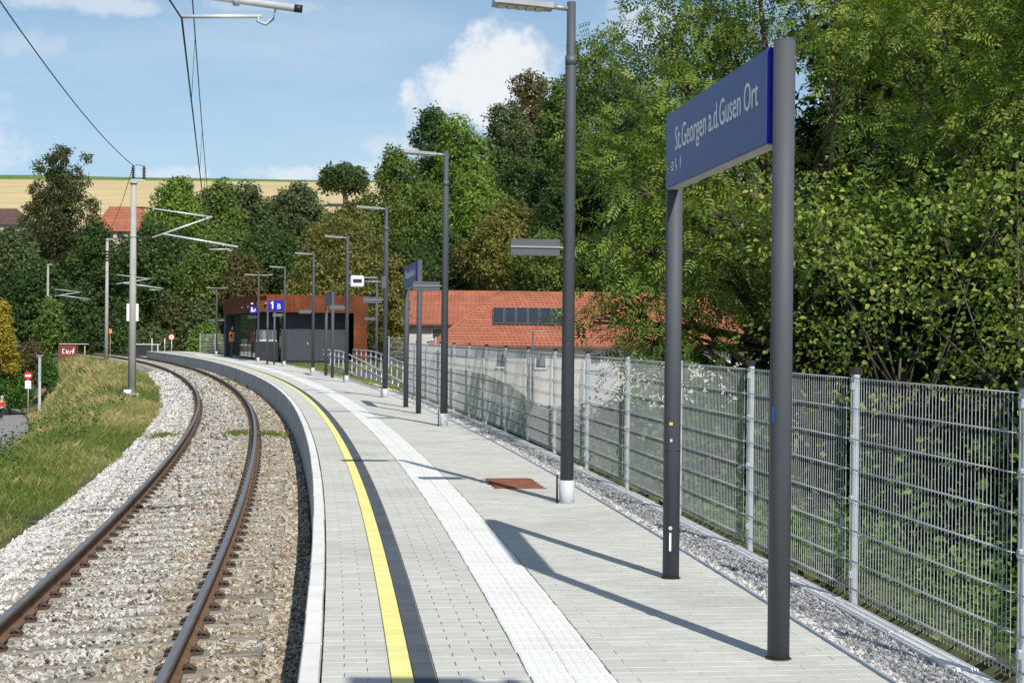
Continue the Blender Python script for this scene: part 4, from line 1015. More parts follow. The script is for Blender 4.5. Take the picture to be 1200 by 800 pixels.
# rear wing
YB = 112.0; xl2 = P3(497, 380, YB).x - 1.5; xr2 = 1.5; ze2 = P3(510, 380, YB).z; zr2 = P3(540, 342, YB + 4.5).z
hb_ = thing('red_roofed_house', (-4, YB + 4, gh), 'rear house with red roof, left of the hip roofed house', 'house')
MB().box(((xl2 + xr2) / 2, YB + 4.8, (gh + ze2) / 2), (xr2 - xl2 - .8, 8.6, ze2 - gh - .05)).build('wall', 'render_cream', hb_)
rf = MB(); EB = [(xl2, YB, ze2), (xr2, YB, ze2), (xr2, YB + 9, ze2), (xl2, YB + 9, ze2)]; RB = [(xl2, YB + 4.5, zr2), (xr2, YB + 4.5, zr2)]
rf.add(EB + RB, [(0, 1, 5, 4), (2, 3, 4, 5), (1, 2, 5), (3, 0, 4), (0, 3, 2, 1)]); ro = rf.build('roof', 'roof_tile', hb_)
tiled_slope('t', EB[0], EB[1], RB[1], RB[0], 15, 'roof_tile', ro); MB().tube([RB[0], RB[1]], .11, 8).build('ridge', 'roof_tile', ro)
MB().box(((xl2 + xr2) / 2, YB - .06, ze2 - .03), (xr2 - xl2, .13, .12)).build('gutter', 'wood_dark', ro)
c = P3(513, 391, YB + .5); window(Matrix.Identity(4), c.x, c.z, .75, .75, YB + .5, hb_)
def far_house(pxl, pxr, py_ridge, py_eave, Y, label, wallm, roofm, rows=8, win=()):
    a, b = P3(pxl, py_eave, Y), P3(pxr, py_eave, Y); rz_ = P3((pxl + pxr) / 2, py_ridge, Y + 5).z; zg = min(Hs(a.x, Y), Hs(b.x, Y), Hs(b.x, Y + 9)) - .3
    t = thing('hill_house', ((a.x + b.x) / 2, Y + 4, zg), label, 'house')
    MB().box(((a.x + b.x) / 2, Y + 5, (zg + a.z) / 2), (b.x - a.x - .8, 9, a.z - zg - .05)).build('wall', wallm, t)
    E_ = [(a.x, Y, a.z), (b.x, Y, a.z), (b.x, Y + 10, a.z), (a.x, Y + 10, a.z)]; R_ = [(a.x + 1.5, Y + 5, rz_), (b.x - 3, Y + 5, rz_)]
    rf = MB().add(E_ + R_, [(0, 1, 5, 4), (1, 2, 5), (2, 3, 4, 5), (3, 0, 4), (0, 3, 2, 1)]); ro = rf.build('roof', roofm, t)
    tiled_slope('t', E_[0], E_[1], R_[1], R_[0], rows, roofm, ro); MB().tube([R_[0], R_[1]], .12, 6).build('ridge', roofm, ro)
    for px, py in win:
        c = P3(px, py, Y + .5); window(Matrix.Identity(4), c.x, c.z, 1.0, 1.3, Y + .5, t)
far_house(106, 180, 243, 271, 235, 'hillside house with bright red roof and pale yellow walls', 'render_yellow', 'roof_tile', 8, ((125, 275), (141, 275), (160, 290)))
far_house(-50, 30, 245, 263, 250, 'hillside house with weathered brown roof behind the larch', 'render_cream', 'roof_old', 8, ((10, 272),))

# ------------------------------------------------------------------ vegetation
def unit(v): return v / np.maximum(np.linalg.norm(v, axis=-1, keepdims=True), 1e-9)
LEAF4 = (np.array([(0, 0, 0), (-.34, .48, .07), (0, 1, -.03), (.34, .48, .07)], float), np.array([(0, 1, 2), (0, 2, 3)]))
LEAF6 = (np.array([(0, 0, 0), (-.36, .28, .06), (-.34, .68, .05), (0, 1, -.06), (.34, .68, .05), (.36, .28, .06), (0, .45, -.03)], float),
         np.array([(0, 1, 6), (1, 2, 6), (2, 3, 6), (3, 4, 6), (4, 5, 6), (5, 0, 6)]))
LEAF5 = (np.array([(0, 0, 0), (-.36, .34, .05), (-.24, .76, .04), (0, 1, -.05), (.24, .76, .04), (.36, .34, .05)], float), np.array([(0, 1, 2), (0, 2, 3), (0, 3, 4), (0, 4, 5)]))
def pinnate():
    V = []; F = []
    for k in range(5):
        for sg in ((-1, 1) if k < 4 else (0,)):
            b = np.array([0, .18 + k * .2, -.02 - .05 * k * k / 4]); d = np.array([sg * .32, .17, -.06]) if sg else np.array([0, .34, -.10])
            s_ = np.array([-d[1], d[0], 0]) / np.linalg.norm(d[:2]) * .062
            n = len(V); V += [b, b + d * .5 + s_ + (0, 0, .012), b + d, b + d * .5 - s_ + (0, 0, .012)]; F += [(n, n + 1, n + 2), (n, n + 2, n + 3)]
    return np.array(V), np.array(F)
PINN = pinnate()
def clump(k, seed, spread=.75, size=.42):
    """a little bunch of leaves used for trees far away"""
    r = np.random.default_rng(seed); V = []; F = []
    for i in range(k):
        c = r.normal(size=3) * .30 * np.array([1, 1, .55]) + (0, .3, 0); a = unit(r.normal(size=3) + (0, .5, .1)); b = unit(np.cross(a, r.normal(size=3))); n = len(V)
        V += [c, c + a * size * .5 - b * size * .32, c + a * size, c + a * size * .5 + b * size * .32]; F += [(n, n + 1, n + 2), (n, n + 2, n + 3)]
    return np.array(V), np.array(F)
CLUMP = clump(5, 3)
def clump3(k, seed, size):
    r = np.random.default_rng(seed); V = []; F = []
    for i in range(k):
        c = r.normal(size=3) * .36 * np.array([1, 1, .6]) + (0, .3, 0); a = unit(r.normal(size=3) + (0, .4, .1)); b = unit(np.cross(a, r.normal(size=3))); n = len(V)
        V += [c - b * size * .34, c + a * size, c + b * size * .40 + a * size * .1]; F += [(n, n + 1, n + 2)]
    return np.array(V), np.array(F)
CLUMP3 = clump3(6, 8, .62)
def place_leaves(Pn, A, Nn, size, tpl, rnd):
    """one template per point, axis A, upper side Nn"""
    V0, F0 = tpl; A = unit(A); X = unit(np.cross(A, Nn)); Z = np.cross(X, A); n = len(Pn)
    V = Pn[:, None, :] + size[:, None, None] * (V0[None, :, 0, None] * X[:, None] + V0[None, :, 1, None] * A[:, None] + V0[None, :, 2, None] * Z[:, None])
    F = (np.arange(n)[:, None, None] * len(V0) + F0[None]).reshape(-1, 3)
    return V.reshape(-1, 3), F, np.repeat(rnd, len(V0))
def lobes_points(lobes, n, r, shell=.55):
    L = np.array(lobes); wgt = (L[:, 3] * L[:, 4] + L[:, 3] * L[:, 5] + L[:, 4] * L[:, 5]); idx = r.choice(len(L), n, p=wgt / wgt.sum())
    d = unit(r.normal(size=(n, 3))); rad = 1 - shell * r.uniform(0, 1, n) ** 1.6
    p = L[idx, :3] + d * L[idx, 3:6] * rad[:, None]
    deep = np.zeros(n, bool)
    for l in L:
        deep |= (((p - l[:3]) / l[3:6]) ** 2).sum(1) < .42
    keep = ~deep | (r.uniform(0, 1, n) < .25)
    return p[keep], d[keep], idx[keep]
def tree(name, base, lobes, ncl, per, cr_, lsize, tpl, leafm, label, trunk_r=.2, bark='bark', droop=.3, gap=-.55, seed=1, group=None, cat='tree', shell=.55, limbs=True, twigs=0, flat=.6, toplight=None):
    r = np.random.default_rng(seed); base = Vector(base)
    t = thing(name, base, label, cat, group)
    L = np.array(lobes, float); top = L[:, 2].max(); cen = L[:, :3].mean(0)
    cp_, d, idx = lobes_points(lobes, ncl, r, shell)
    keep = noise(cp_ + seed * 13.7, 2.6 / max(L[:, 3:6].mean(), .3)) > gap; cp_, d, idx = cp_[keep], d[keep], idx[keep]
    n = len(cp_) * per; c = np.repeat(cp_, per, 0); dd = np.repeat(d, per, 0)
    off = r.normal(size=(n, 3)) * cr_ * np.array([1, 1, flat]); p = c + off
    A = unit(off / cr_ * .5 + dd * .7 + r.normal(size=(n, 3)) * .6 - np.array([0, 0, droop])); Nn = unit(np.array([0, 0, .9]) + dd * .5 + r.normal(size=(n, 3)) * .55)
    rn = np.clip(np.repeat(r.normal(.45, .17, len(cp_)), per) + r.normal(0, .16, n), 0, 1)
    V, F, rv = place_leaves(p, A, Nn, lsize * r.uniform(.65, 1.25, n), tpl, rn)
    obj_np('crown', V, F, leafm, t, rnd=rv)
    tb = MB(); h = top - base.z
    ax = Vector((cen[0], cen[1], base.z + h * .62)); pts = [base + Vector((0, 0, -.3))]
    for k in range(1, 6):
        u = k / 5; q = base.lerp(ax, u) + Vector((r.normal(), r.normal(), 0)) * trunk_r * .6 * (u < 1); pts.append(q)
    tb.tube(pts, [trunk_r * (1.25 - .2 * k if k < 2 else 1 - .13 * k) for k in range(6)], 9)
    if limbs:
        for l in L:
            s0 = pts[r.integers(2, 5)]; e = Vector(l[:3]); mid = s0.lerp(e, .5) + Vector((r.normal(), r.normal(), .6)) * trunk_r * 1.2
            tb.tube([s0, mid, e], [trunk_r * .5, trunk_r * .32, trunk_r * .12], 7)
            m_ = np.where(idx == list(map(tuple, L)).index(tuple(l)))[0]
            for q in m_[:max(3, twigs // len(L))]:
                w_ = Vector(cp_[q]); st0 = mid.lerp(e, r.uniform(.2, 1)); tb.tube([st0, st0.lerp(w_, .55) + Vector((r.normal(), r.normal(), r.normal())) * .08, w_], [trunk_r * .14, trunk_r * .09, trunk_r * .03], 5, False)
    tb.build('trunk', bark, t)
    return t
def lobes_for(cx, cy, z0, z1, w_, r, n=9, shape='round', dep=None):
    """lobes filling a crown that is w_ wide between z0 and z1"""
    out = []; h = z1 - z0; dep = dep or w_
    for k in range(n):
        u = (k + .5) / n if shape != 'round' else r.uniform(.12, .88)
        if shape == 'cone': env = (1 - u) * .95 + .12
        elif shape == 'bush': env = math.sqrt(max(.05, 1 - u * u))
        else: env = math.sqrt(max(.1, 1 - (2 * u - 1) ** 2)) * .95
        a = r.uniform(0, 6.28) if k else 0; rad = w_ / 2 * env * r.uniform(.25, .68)
        s_ = max(w_ * (.19 if shape != 'cone' else .20 * env + .06) * r.uniform(.8, 1.3), .25)
        zc = z0 + u * h; zc = min(max(zc, z0 + s_ * .5), z1 - s_ * .75)
        out.append((cx + rad * math.cos(a), cy + rad * math.sin(a) * dep / w_, zc, s_, s_, s_ * r.uniform(.7, .95)))
    out.append((cx, cy, z1 - w_ * .13, w_ * .2 * (.6 if shape == 'cone' else 1), w_ * .2 * (.6 if shape == 'cone' else 1), w_ * .14)); out.append((cx, cy, (z0 + z1) / 2, w_ * .27, w_ * .27, h * .30))
    return out
def far_tree(name, label, base, lobes, ls, leafm, seed, cover=1.0, gap=-.6, trunk=.2, group=None, bark='bark', cat='tree', shell=.30):
    """tree too far away to see single leaves: bunches of leaf faces on the skin of many lobes"""
    r = np.random.default_rng(seed); base = Vector(base); t = thing(name, base, label, cat, group); L = np.array(lobes, float)
    area = (4 * math.pi * (L[:, 3] * L[:, 5])).sum() * .62; n = int(min(6200, cover * area / (ls * ls * .55)))
    p, d, idx = lobes_points(lobes, n, r, shell)
    p = p + d * (L[idx, 3] * np.abs(r.normal(0, .20, n if len(p) == n else len(p))) * (r.uniform(0, 1, len(p)) < .45))[:, None]
    k = (noise(p + seed * 13.7, 1.9 / L[:, 3].mean()) > gap) & (noise(p + seed * 5.1, 5.0 / L[:, 3].mean()) > -.85); p, d, idx = p[k], d[k], idx[k]; n = len(p)
    A = unit(d * .8 + r.normal(size=(n, 3)) * .7 - np.array([0, 0, .25])); Nn = unit(np.array([0, 0, .8]) + d * .7 + r.normal(size=(n, 3)) * .5)
    tone = r.normal(.45, .13, len(L))[idx]
    V, F, rv = place_leaves(p, A, Nn, ls * 1.4 * r.uniform(.6, 1.35, n), CLUMP3, np.clip(tone + r.normal(0, .17, n), 0, 1))
    obj_np('crown', V, F, leafm, t, rnd=rv)
    tb = MB(); top = (L[:, 2]).max(); cen = Vector(L[:, :3].mean(0)); ax = Vector((cen.x, cen.y, base.z + (top - base.z) * .8))
    pts = [base + Vector((0, 0, -.3))] + [base.lerp(ax, q / 5) + Vector((r.normal(), r.normal(), 0)) * trunk * .4 for q in range(1, 6)]
    tb.tube(pts, [trunk * (1.2 - .21 * q) for q in range(6)], 8)
    for l in L[::2]:
        s0 = pts[r.integers(1, 5)]; e = Vector(l[:3])
        if e.z > s0.z - .5: tb.tube([s0, s0.lerp(e, .5) + Vector((0, 0, .3)), e], [trunk * .38, trunk * .24, trunk * .08], 6)
    tb.build('trunk', bark, t)
    return t
def tree_px(name, label, px, ytop, ybot, wpx, Y, leafm, dens=1.0, shape='round', seed=1, n=10, lsize=None, gap=-.6, group=None, bark='bark', cat='tree', trunk=None, dep=None, lob=None, wide=1.0):
    wpx = wpx * wide
    r = np.random.default_rng(seed * 7 + 1); sc_ = FPX / Y; c = D(px, 400, Y); zg = Hs(c.x, Y); ls = lsize or 4.1 / sc_
    if lob:                                        # crown outline read off the photograph: (px, py, radius px)
        lb_ = []
        for (x, y, q) in lob:
            v = D(x, y, Y); q = q / sc_; lb_.append((v.x, Y + r.uniform(-.7, .7) * wpx / sc_ * .35, v.z, q, q, q * r.uniform(.75, 1)))
    else:
        z1 = D(px, ytop, Y).z; z0 = max(D(px, ybot, Y).z, zg + .05); w_ = wpx / sc_; h = max(z1 - z0, 1.0); dep = dep or w_
        lb_ = []; m_ = int(n * 1.9)
        for k in range(m_):
            u = (k + r.uniform(.2, .8)) / m_
            if shape == 'bush': env = math.sqrt(max(.06, 1 - u ** 2.2))
            else: env = max(.35, math.sin(math.pi * (.20 + .66 * u)))
            q = w_ * r.uniform(.12, .20) * (.75 + .35 * env); a_ = k * 2.4 + r.uniform(-.5, .5); rad = max(0, w_ / 2 * env - q) * r.uniform(.55, 1.0)
            lb_.append((c.x + rad * math.cos(a_), Y + rad * math.sin(a_) * dep / w_, z0 + q * .5 + u * max(h - 1.3 * q, .2), q, q, q * r.uniform(.65, .9)))
        lb_.append((c.x + r.uniform(-.1, .1) * w_, Y, z1 - w_ * .1, w_ * .14, w_ * .14, w_ * .11)); lb_.append((c.x, Y, z0 + h * .45, w_ * .25, w_ * .25, h * .3))
    return far_tree(name, label, (c.x, Y, zg - .05), lb_, ls, leafm, seed, dens * 1.25, gap, trunk or max(.12, wpx / sc_ * .028), group, bark, cat)
# trees on the hillside and beyond the platform: px, top, bottom of crown, width, distance
tree_px('larch_tree', 'tall dark larch with a ragged pointed top at the left', 70, 166, 322, 92, 200, 'leaf_larch', 1.9, 'cone', 3, 26, gap=-.5, lsize=.34, lob=[(75, 178, 8), (74, 190, 10), (60, 186, 6), (97, 184, 6), (52, 198, 6), (62, 205, 10), (88, 203, 9), (75, 210, 12), (100, 214, 7), (45, 222, 8), (72, 226, 17), (92, 228, 12), (50, 234, 12), (33, 243, 8), (104, 240, 9), (60, 250, 20), (84, 252, 18), (106, 258, 9), (38, 258, 12), (70, 275, 24), (46, 282, 16), (95, 282, 16), (70, 300, 22), (52, 310, 14), (90, 306, 14), (30, 275, 8)])
tree_px('shrub_tree', 'grey green bushy tree at the left picture edge', 12, 268, 360, 70, 180, 'leaf_grey', .9, 'round', 4, 10, wide=1.4)
tree_px('broadleaf_tree', 'dark green tree right of the larch, below the red roofed hillside house', 112, 262, 392, 56, 190, 'leaf_dark', 1, 'round', 5, 10, wide=1.4)
tree_px('broadleaf_tree', 'dark tree hiding the lower walls of the red roofed hillside house', 150, 280, 392, 50, 200, 'leaf_dark', 1, 'round', 105, 10, wide=1.2)
tree_px('broadleaf_tree', 'dark tree standing behind the thin distant mast', 42, 310, 405, 74, 176, 'leaf_dark', 1, 'round', 6, 10, wide=1.4)
tree_px('broadleaf_tree', 'light green leafy tree right of the nearest mast head', 203, 210, 330, 66, 212, 'leaf_maple', 1.1, 'round', 7, 11, gap=-.4, wide=1.4)
tree_px('broadleaf_tree', 'green tree behind the nearest mast bracket', 252, 214, 330, 60, 216, 'leaf_oak', 1.1, 'round', 8, 11, wide=1.4)
tree_px('broadleaf_tree', 'grey green tree with thin crown left of the wheat gap', 287, 215, 300, 52, 226, 'leaf_grey', .9, 'round', 9, 9, gap=-.25, wide=1.4)
tree_px('broadleaf_tree', 'broad dark tree below the wheat field, behind the middle mast', 188, 262, 385, 100, 186, 'leaf_dark', 1, 'round', 10, 12, wide=1.4)
tree_px('broadleaf_tree', 'dark green tree above the left end of the shelter', 262, 262, 385, 90, 176, 'leaf_oak', 1, 'round', 11, 12, wide=1.4)
tree_px('broadleaf_tree', 'dark tree between the chestnut and the walnut', 312, 270, 380, 84, 172, 'leaf_dark', 1, 'round', 12, 10, wide=1.4)
tree_px('shrub_tree', 'olive grey thicket at the lower edge of the wheat field', 345, 217, 290, 76, 232, 'leaf_grey', .9, 'bush', 13, 10, gap=-.3, wide=1.4)
tree_px('shrub_tree', 'pale thicket below the lone tree on the field', 415, 236, 300, 70, 215, 'leaf_larch', .8, 'bush', 14, 9, gap=-.25, wide=1.4)
tree_px('lone_tree', 'lone round tree on the skyline of the wheat field', 403, 193, 226, 50, 300, 'leaf_dark', 1.5, 'round', 15, 10, gap=-.8, trunk=.6, lob=[(402, 200, 10), (388, 206, 10), (417, 205, 10), (380, 215, 6), (425, 215, 6), (395, 214, 11), (411, 213, 11), (403, 208, 12), (422, 222, 4), (384, 221, 4)])
tree_px('chestnut_tree', 'rust brown chestnut behind the left corner of the shelter', 283, 297, 372, 66, 140, 'leaf_rust', 1.1, 'round', 16, 10)
tree_px('walnut_tree', 'big yellowish olive tree behind the rusty shelter', 402, 244, 410, 158, 128, 'leaf_olive', 1.25, 'round', 17, 18, gap=-.75)
tree_px('walnut_tree', 'smaller olive tree between shelter and second name board', 455, 300, 415, 60, 112, 'leaf_olive', 1, 'round', 18, 9)
for k, (px, yt, yb, w_, Y, lm) in enumerate(((90, 340, 412, 80, 168, 'leaf_dark'), (150, 352, 412, 70, 172, 'leaf_dark'), (200, 345, 410, 60, 168, 'leaf_larch'), (232, 352, 412, 50, 160, 'leaf_grey'), (120, 366, 414, 60, 160, 'leaf_dark'), (60, 352, 412, 50, 158, 'leaf_oak'), (180, 385, 416, 60, 158, 'leaf_grey'), (240, 380, 414, 50, 150, 'leaf_maple'))):
    tree_px('thicket_shrub', ['dark shrub behind the red parapet panel', 'dark shrub between the two nearest masts', 'olive shrub right of the nearest mast foot', 'grey green shrub left of the far double lamp', 'low dark shrub behind the middle mast', 'green shrub behind the thin distant mast foot', 'low grey green shrub above the black parapet', 'light green shrub left of the shelter column'][k], px, yt, yb + 6, w_, Y, lm, 1, 'bush', 20 + k, 8, group='shrubs beyond the platform end', cat='shrub')
# wooded hill behind the red roofs
for k, (px, yt, yb, w_, Y, lm, lab) in enumerate((
        (466, 174, 345, 66, 148, 'leaf_oak', 'dark green tree at the left edge of the wooded hill'),
        (506, 127, 330, 62, 162, 'leaf_dark', 'dark crowned tree rising above its neighbours left of the cloud'),
        (540, 136, 340, 84, 156, 'leaf_maple', 'bright green tree behind the second lamp head'),
        (592, 122, 340, 92, 160, 'leaf_grey', 'grey green tree below the big white cloud'),
        (620, 84, 300, 80, 178, 'leaf_rust', 'brownish thin crown on the skyline right of the cloud'),
        (500, 215, 345, 84, 140, 'leaf_oak', 'green tree behind the second lamp pole'),
        (612, 190, 345, 84, 148, 'leaf_dark', 'dark tree above the solar panel roof'),
        (556, 205, 345, 76, 138, 'leaf_maple', 'green tree in front of the wooded hill'),
        (596, 236, 350, 100, 128, 'leaf_olive', 'olive yellow tree just above the red roof'),
        (520, 268, 350, 70, 131, 'leaf_dark', 'dark low tree left above the rear red roof'),
        (655, 92, 300, 70, 168, 'leaf_oak', 'tall tree right behind the nearest lamp pole'),
        (694, 40, 300, 92, 142, 'leaf_oak', 'tallest tree on the skyline right of the nearest lamp pole'),
        (730, 90, 330, 100, 124, 'leaf_grey', 'grey green tree left of the blue name board'),
        (668, 200, 350, 92, 126, 'leaf_dark', 'dark tree between the nearest lamp pole and the red roof'),
        (770, 50, 340, 130, 116, 'leaf_dark', 'dark tree behind the blue name board'),
        (850, 10, 340, 140, 108, 'leaf_dark', 'dark tall tree hidden behind the ash trees'),
        (480, 285, 350, 60, 128, 'leaf_dark', 'dark low tree right of the walnut'),
        (640, 275, 352, 80, 120, 'leaf_oak', 'low green tree right above the red roof ridge'),
        (720, 260, 352, 90, 118, 'leaf_dark', 'low dark tree above the right part of the red roof'))):
    tree_px('broadleaf_tree', lab, px, yt, yb, w_, Y, lm, 1.0, 'round', 40 + k, 14, wide=1.35, group='trees of the wooded hill', gap=-.2 if 'thin' in lab else -.42)
# shrubs at the foot of the embankment
tree_px('yellow_tree', 'golden yellow shrub at the left picture edge', -2, 354, 436, 50, 124, 'leaf_yellow', 1.2, 'bush', 60, 9, cat='shrub', lsize=.22)
tree_px('hedge_shrub', 'bright green hedge bush beside the no entry sign', 12, 424, 474, 52, 125, 'leaf_bright', 1.3, 'bush', 61, 9, cat='shrub', lsize=.2)
tree_px('hedge_shrub', 'reddish brown bush above the bright green hedge', 36, 402, 450, 58, 130, 'leaf_rust', 1.1, 'bush', 62, 8, cat='shrub', lsize=.22)
tree_px('hedge_shrub', 'small green bush right of the grey service post', 57, 418, 452, 24, 128, 'leaf_bright', 1.2, 'bush', 63, 7, cat='shrub', lsize=.2)

# the near thicket behind the fence: ash trees above, hazel below
def near_tree(name, label, x, y, lobes, ncl, per, cr_, ls, tpl, lm, tr, seed, **k):
    zg = Hs(x, y) - .05
    return tree(name, (x, y, zg), lobes, ncl, per, cr_, ls, tpl, lm, label, trunk_r=tr, seed=seed, **k)
def rlobes(seed, n, x, y, z, s_):
    r = np.random.default_rng(seed); out = []
    for k in range(n):
        q = r.uniform(*s_); out.append((r.uniform(*x), r.uniform(*y), r.uniform(*z), q, q, q * r.uniform(.6, .85)))
    return out
near_tree('ash_tree', 'feathery leaved ash tree overhanging the red roof behind the blue board', 5.3, 24.0, rlobes(1, 17, (2.4, 7.2), (21.8, 27.0), (1.6, 8.4), (.8, 1.35)) + [(2.6, 23.5, 2.1, .7, .9, .45), (2.2, 24.5, 1.3, .55, .8, .35), (3.2, 23, 3.5, .9, 1, .7), (2.9, 24, 5.2, 1, 1, .8), (1.75, 23.4, 3.0, .6, .7, .5), (1.6, 23.8, 2.35, .5, .6, .32), (1.25, 23.6, 1.95, .38, .45, .2), (2.0, 24.2, 1.75, .45, .6, .22), (1.9, 23.2, 4.0, .7, .7, .55), (2.9, 23.2, 1.6, .5, .6, .3)], 3100, 5, .26, .26, PINN, 'leaf_ash', .17, 71, droop=.55, twigs=160, gap=-.5)
near_tree('ash_tree', 'ash tree with feathery leaves right of the blue board, at the top', 7.6, 19.5, rlobes(2, 19, (4.6, 9.6), (17.6, 22.0), (2.6, 7.4), (.8, 1.3)), 3100, 5, .25, .245, PINN, 'leaf_ash', .16, 72, droop=.5, twigs=150, gap=-.5)
near_tree('ash_tree', 'ash tree filling the upper right picture corner', 8.0, 15.8, rlobes(3, 14, (5.2, 9.4), (14.0, 17.4), (3.4, 6.8), (.7, 1.1)), 2300, 5, .22, .22, PINN, 'leaf_ash', .14, 73, droop=.5, twigs=130, gap=-.5)
near_tree('hazel_bush', 'hazel bush with round yellowish leaves right of the near sign post', 4.7, 13.8, rlobes(4, 12, (3.6, 5.9), (12.8, 15.2), (.9, 3.4), (.42, .72)), 1250, 13, .12, .060, LEAF5, 'leaf_hazel', .030, 74, droop=.35, twigs=90, gap=.12, flat=.4, bark='bark_pale', cat='shrub', shell=.75)
near_tree('hazel_bush', 'hazel bush with round leaves at the right picture edge', 5.1, 11.4, rlobes(5, 11, (4.2, 6.1), (10.4, 12.8), (.7, 3.0), (.4, .68)), 1200, 13, .12, .056, LEAF5, 'leaf_hazel', .030, 75, droop=.35, twigs=90, gap=.12, flat=.4, bark='bark_pale', cat='shrub', shell=.75)
near_tree('hazel_bush', 'leafy hazel bush behind the two dark posts of the blue board', 4.3, 17.5, rlobes(6, 12, (3.2, 5.6), (16.2, 19.5), (.2, 3.6), (.5, .8)), 1250, 13, .15, .066, LEAF5, 'leaf_hazel', .035, 76, droop=.35, twigs=80, gap=.05, flat=.4, bark='bark_pale', cat='shrub', shell=.75)
near_tree('vine_bush', 'bright broad leaved vine growing over the fence behind the far sign post', 2.55, 19.6, rlobes(7, 7, (2.1, 3.4), (18.6, 21.0), (.5, 1.35), (.28, .42)), 260, 7, .13, .11, LEAF6, 'leaf_bright', .03, 77, droop=.4, twigs=40, cat='shrub', shell=.8)
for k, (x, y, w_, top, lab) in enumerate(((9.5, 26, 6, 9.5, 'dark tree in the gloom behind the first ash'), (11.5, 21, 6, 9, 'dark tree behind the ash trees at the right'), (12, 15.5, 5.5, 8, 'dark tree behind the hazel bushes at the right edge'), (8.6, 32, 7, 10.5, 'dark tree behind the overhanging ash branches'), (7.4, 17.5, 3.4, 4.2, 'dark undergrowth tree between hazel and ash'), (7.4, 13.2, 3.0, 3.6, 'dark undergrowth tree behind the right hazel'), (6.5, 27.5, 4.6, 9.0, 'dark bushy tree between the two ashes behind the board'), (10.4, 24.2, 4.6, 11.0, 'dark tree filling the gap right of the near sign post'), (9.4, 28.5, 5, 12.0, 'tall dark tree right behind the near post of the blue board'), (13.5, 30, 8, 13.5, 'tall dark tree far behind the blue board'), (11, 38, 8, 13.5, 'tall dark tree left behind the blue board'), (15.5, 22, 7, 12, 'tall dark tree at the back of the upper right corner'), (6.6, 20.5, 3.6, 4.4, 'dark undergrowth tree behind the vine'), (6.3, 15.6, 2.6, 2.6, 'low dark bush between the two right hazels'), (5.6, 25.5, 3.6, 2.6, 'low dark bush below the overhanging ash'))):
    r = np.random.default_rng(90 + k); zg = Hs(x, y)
    tree('thicket_tree', (x, y, zg - .05), lobes_for(x, y, zg + .2, top, w_, r, 14, 'round'), 1400, 4, .34, .27, CLUMP3, 'leaf_shade', lab, trunk_r=.16, seed=90 + k, group='dark trees behind the thicket', gap=-.8)
for k, (x, y, w_, top, lm, lab) in enumerate(((3.5, 23.0, 2.0, .75, 'leaf_oak', 'low green bush behind the fence left of the far sign post'), (2.7, 28.0, 2.2, .45, 'leaf_grey', 'low grey green bush behind the fence right of the nearest lamp pole'), (4.2, 20.0, 2.0, .9, 'leaf_dark', 'low dark bush behind the fence between the two sign posts'), (5.4, 31.0, 2.6, .5, 'leaf_oak', 'rounded green bush in the hollow beyond the fence'))):
    r = np.random.default_rng(130 + k); zg = Hs(x, y)
    far_tree('hollow_bush', lab, (x, y, zg - .05), [(x + r.uniform(-.4, .4) * w_, y + r.uniform(-.4, .4) * w_, zg + (top - zg) * r.uniform(.25, .85), w_ * .2, w_ * .2, w_ * .17) for _ in range(14)], .11, lm, 130 + k, 1.2, -.6, .03, 'low bushes beyond the fence', 'bark', 'shrub')
# brambles and weeds directly behind the fence: nobody could count them
def scatter_so(n, s0, s1, o0, o1, r): S = r.uniform(s0, s1, n); O = r.uniform(o0, o1, n); V = PV(S, O, 0.0); V[:, 2] = H(V[:, 0], V[:, 1]); return V, S, O
r = np.random.default_rng(5)
V, S, O = scatter_so(6400, -4, 30, 3.85, 7.5, r); ht = np.clip(.35 + .75 * (noise(V, 1.1) + .25) + .10 * (O - 3.6), .12, 1.5) * np.interp(S, [8, 16, 30], [1, .7, .5])
c = np.repeat(V, 6, 0); n = len(c); c[:, 2] += r.uniform(.0, 1, n) * np.repeat(ht, 6); c[:, :2] += r.normal(size=(n, 2)) * .12
A = unit(r.normal(size=(n, 3)) * np.array([1, 1, .5])); Nn = unit(np.array([0, 0, 1]) + r.normal(size=(n, 3)) * .5)
v, f, rv = place_leaves(c, A, Nn, .075 * r.uniform(.6, 1.3, n), LEAF4, np.clip(r.normal(.42, .2, n), 0, 1))
tag(obj_np('brambles', v, f, 'leaf_bramble', rnd=rv), 'tangle of green brambles and weeds just behind the mesh fence', 'undergrowth', kind='stuff')
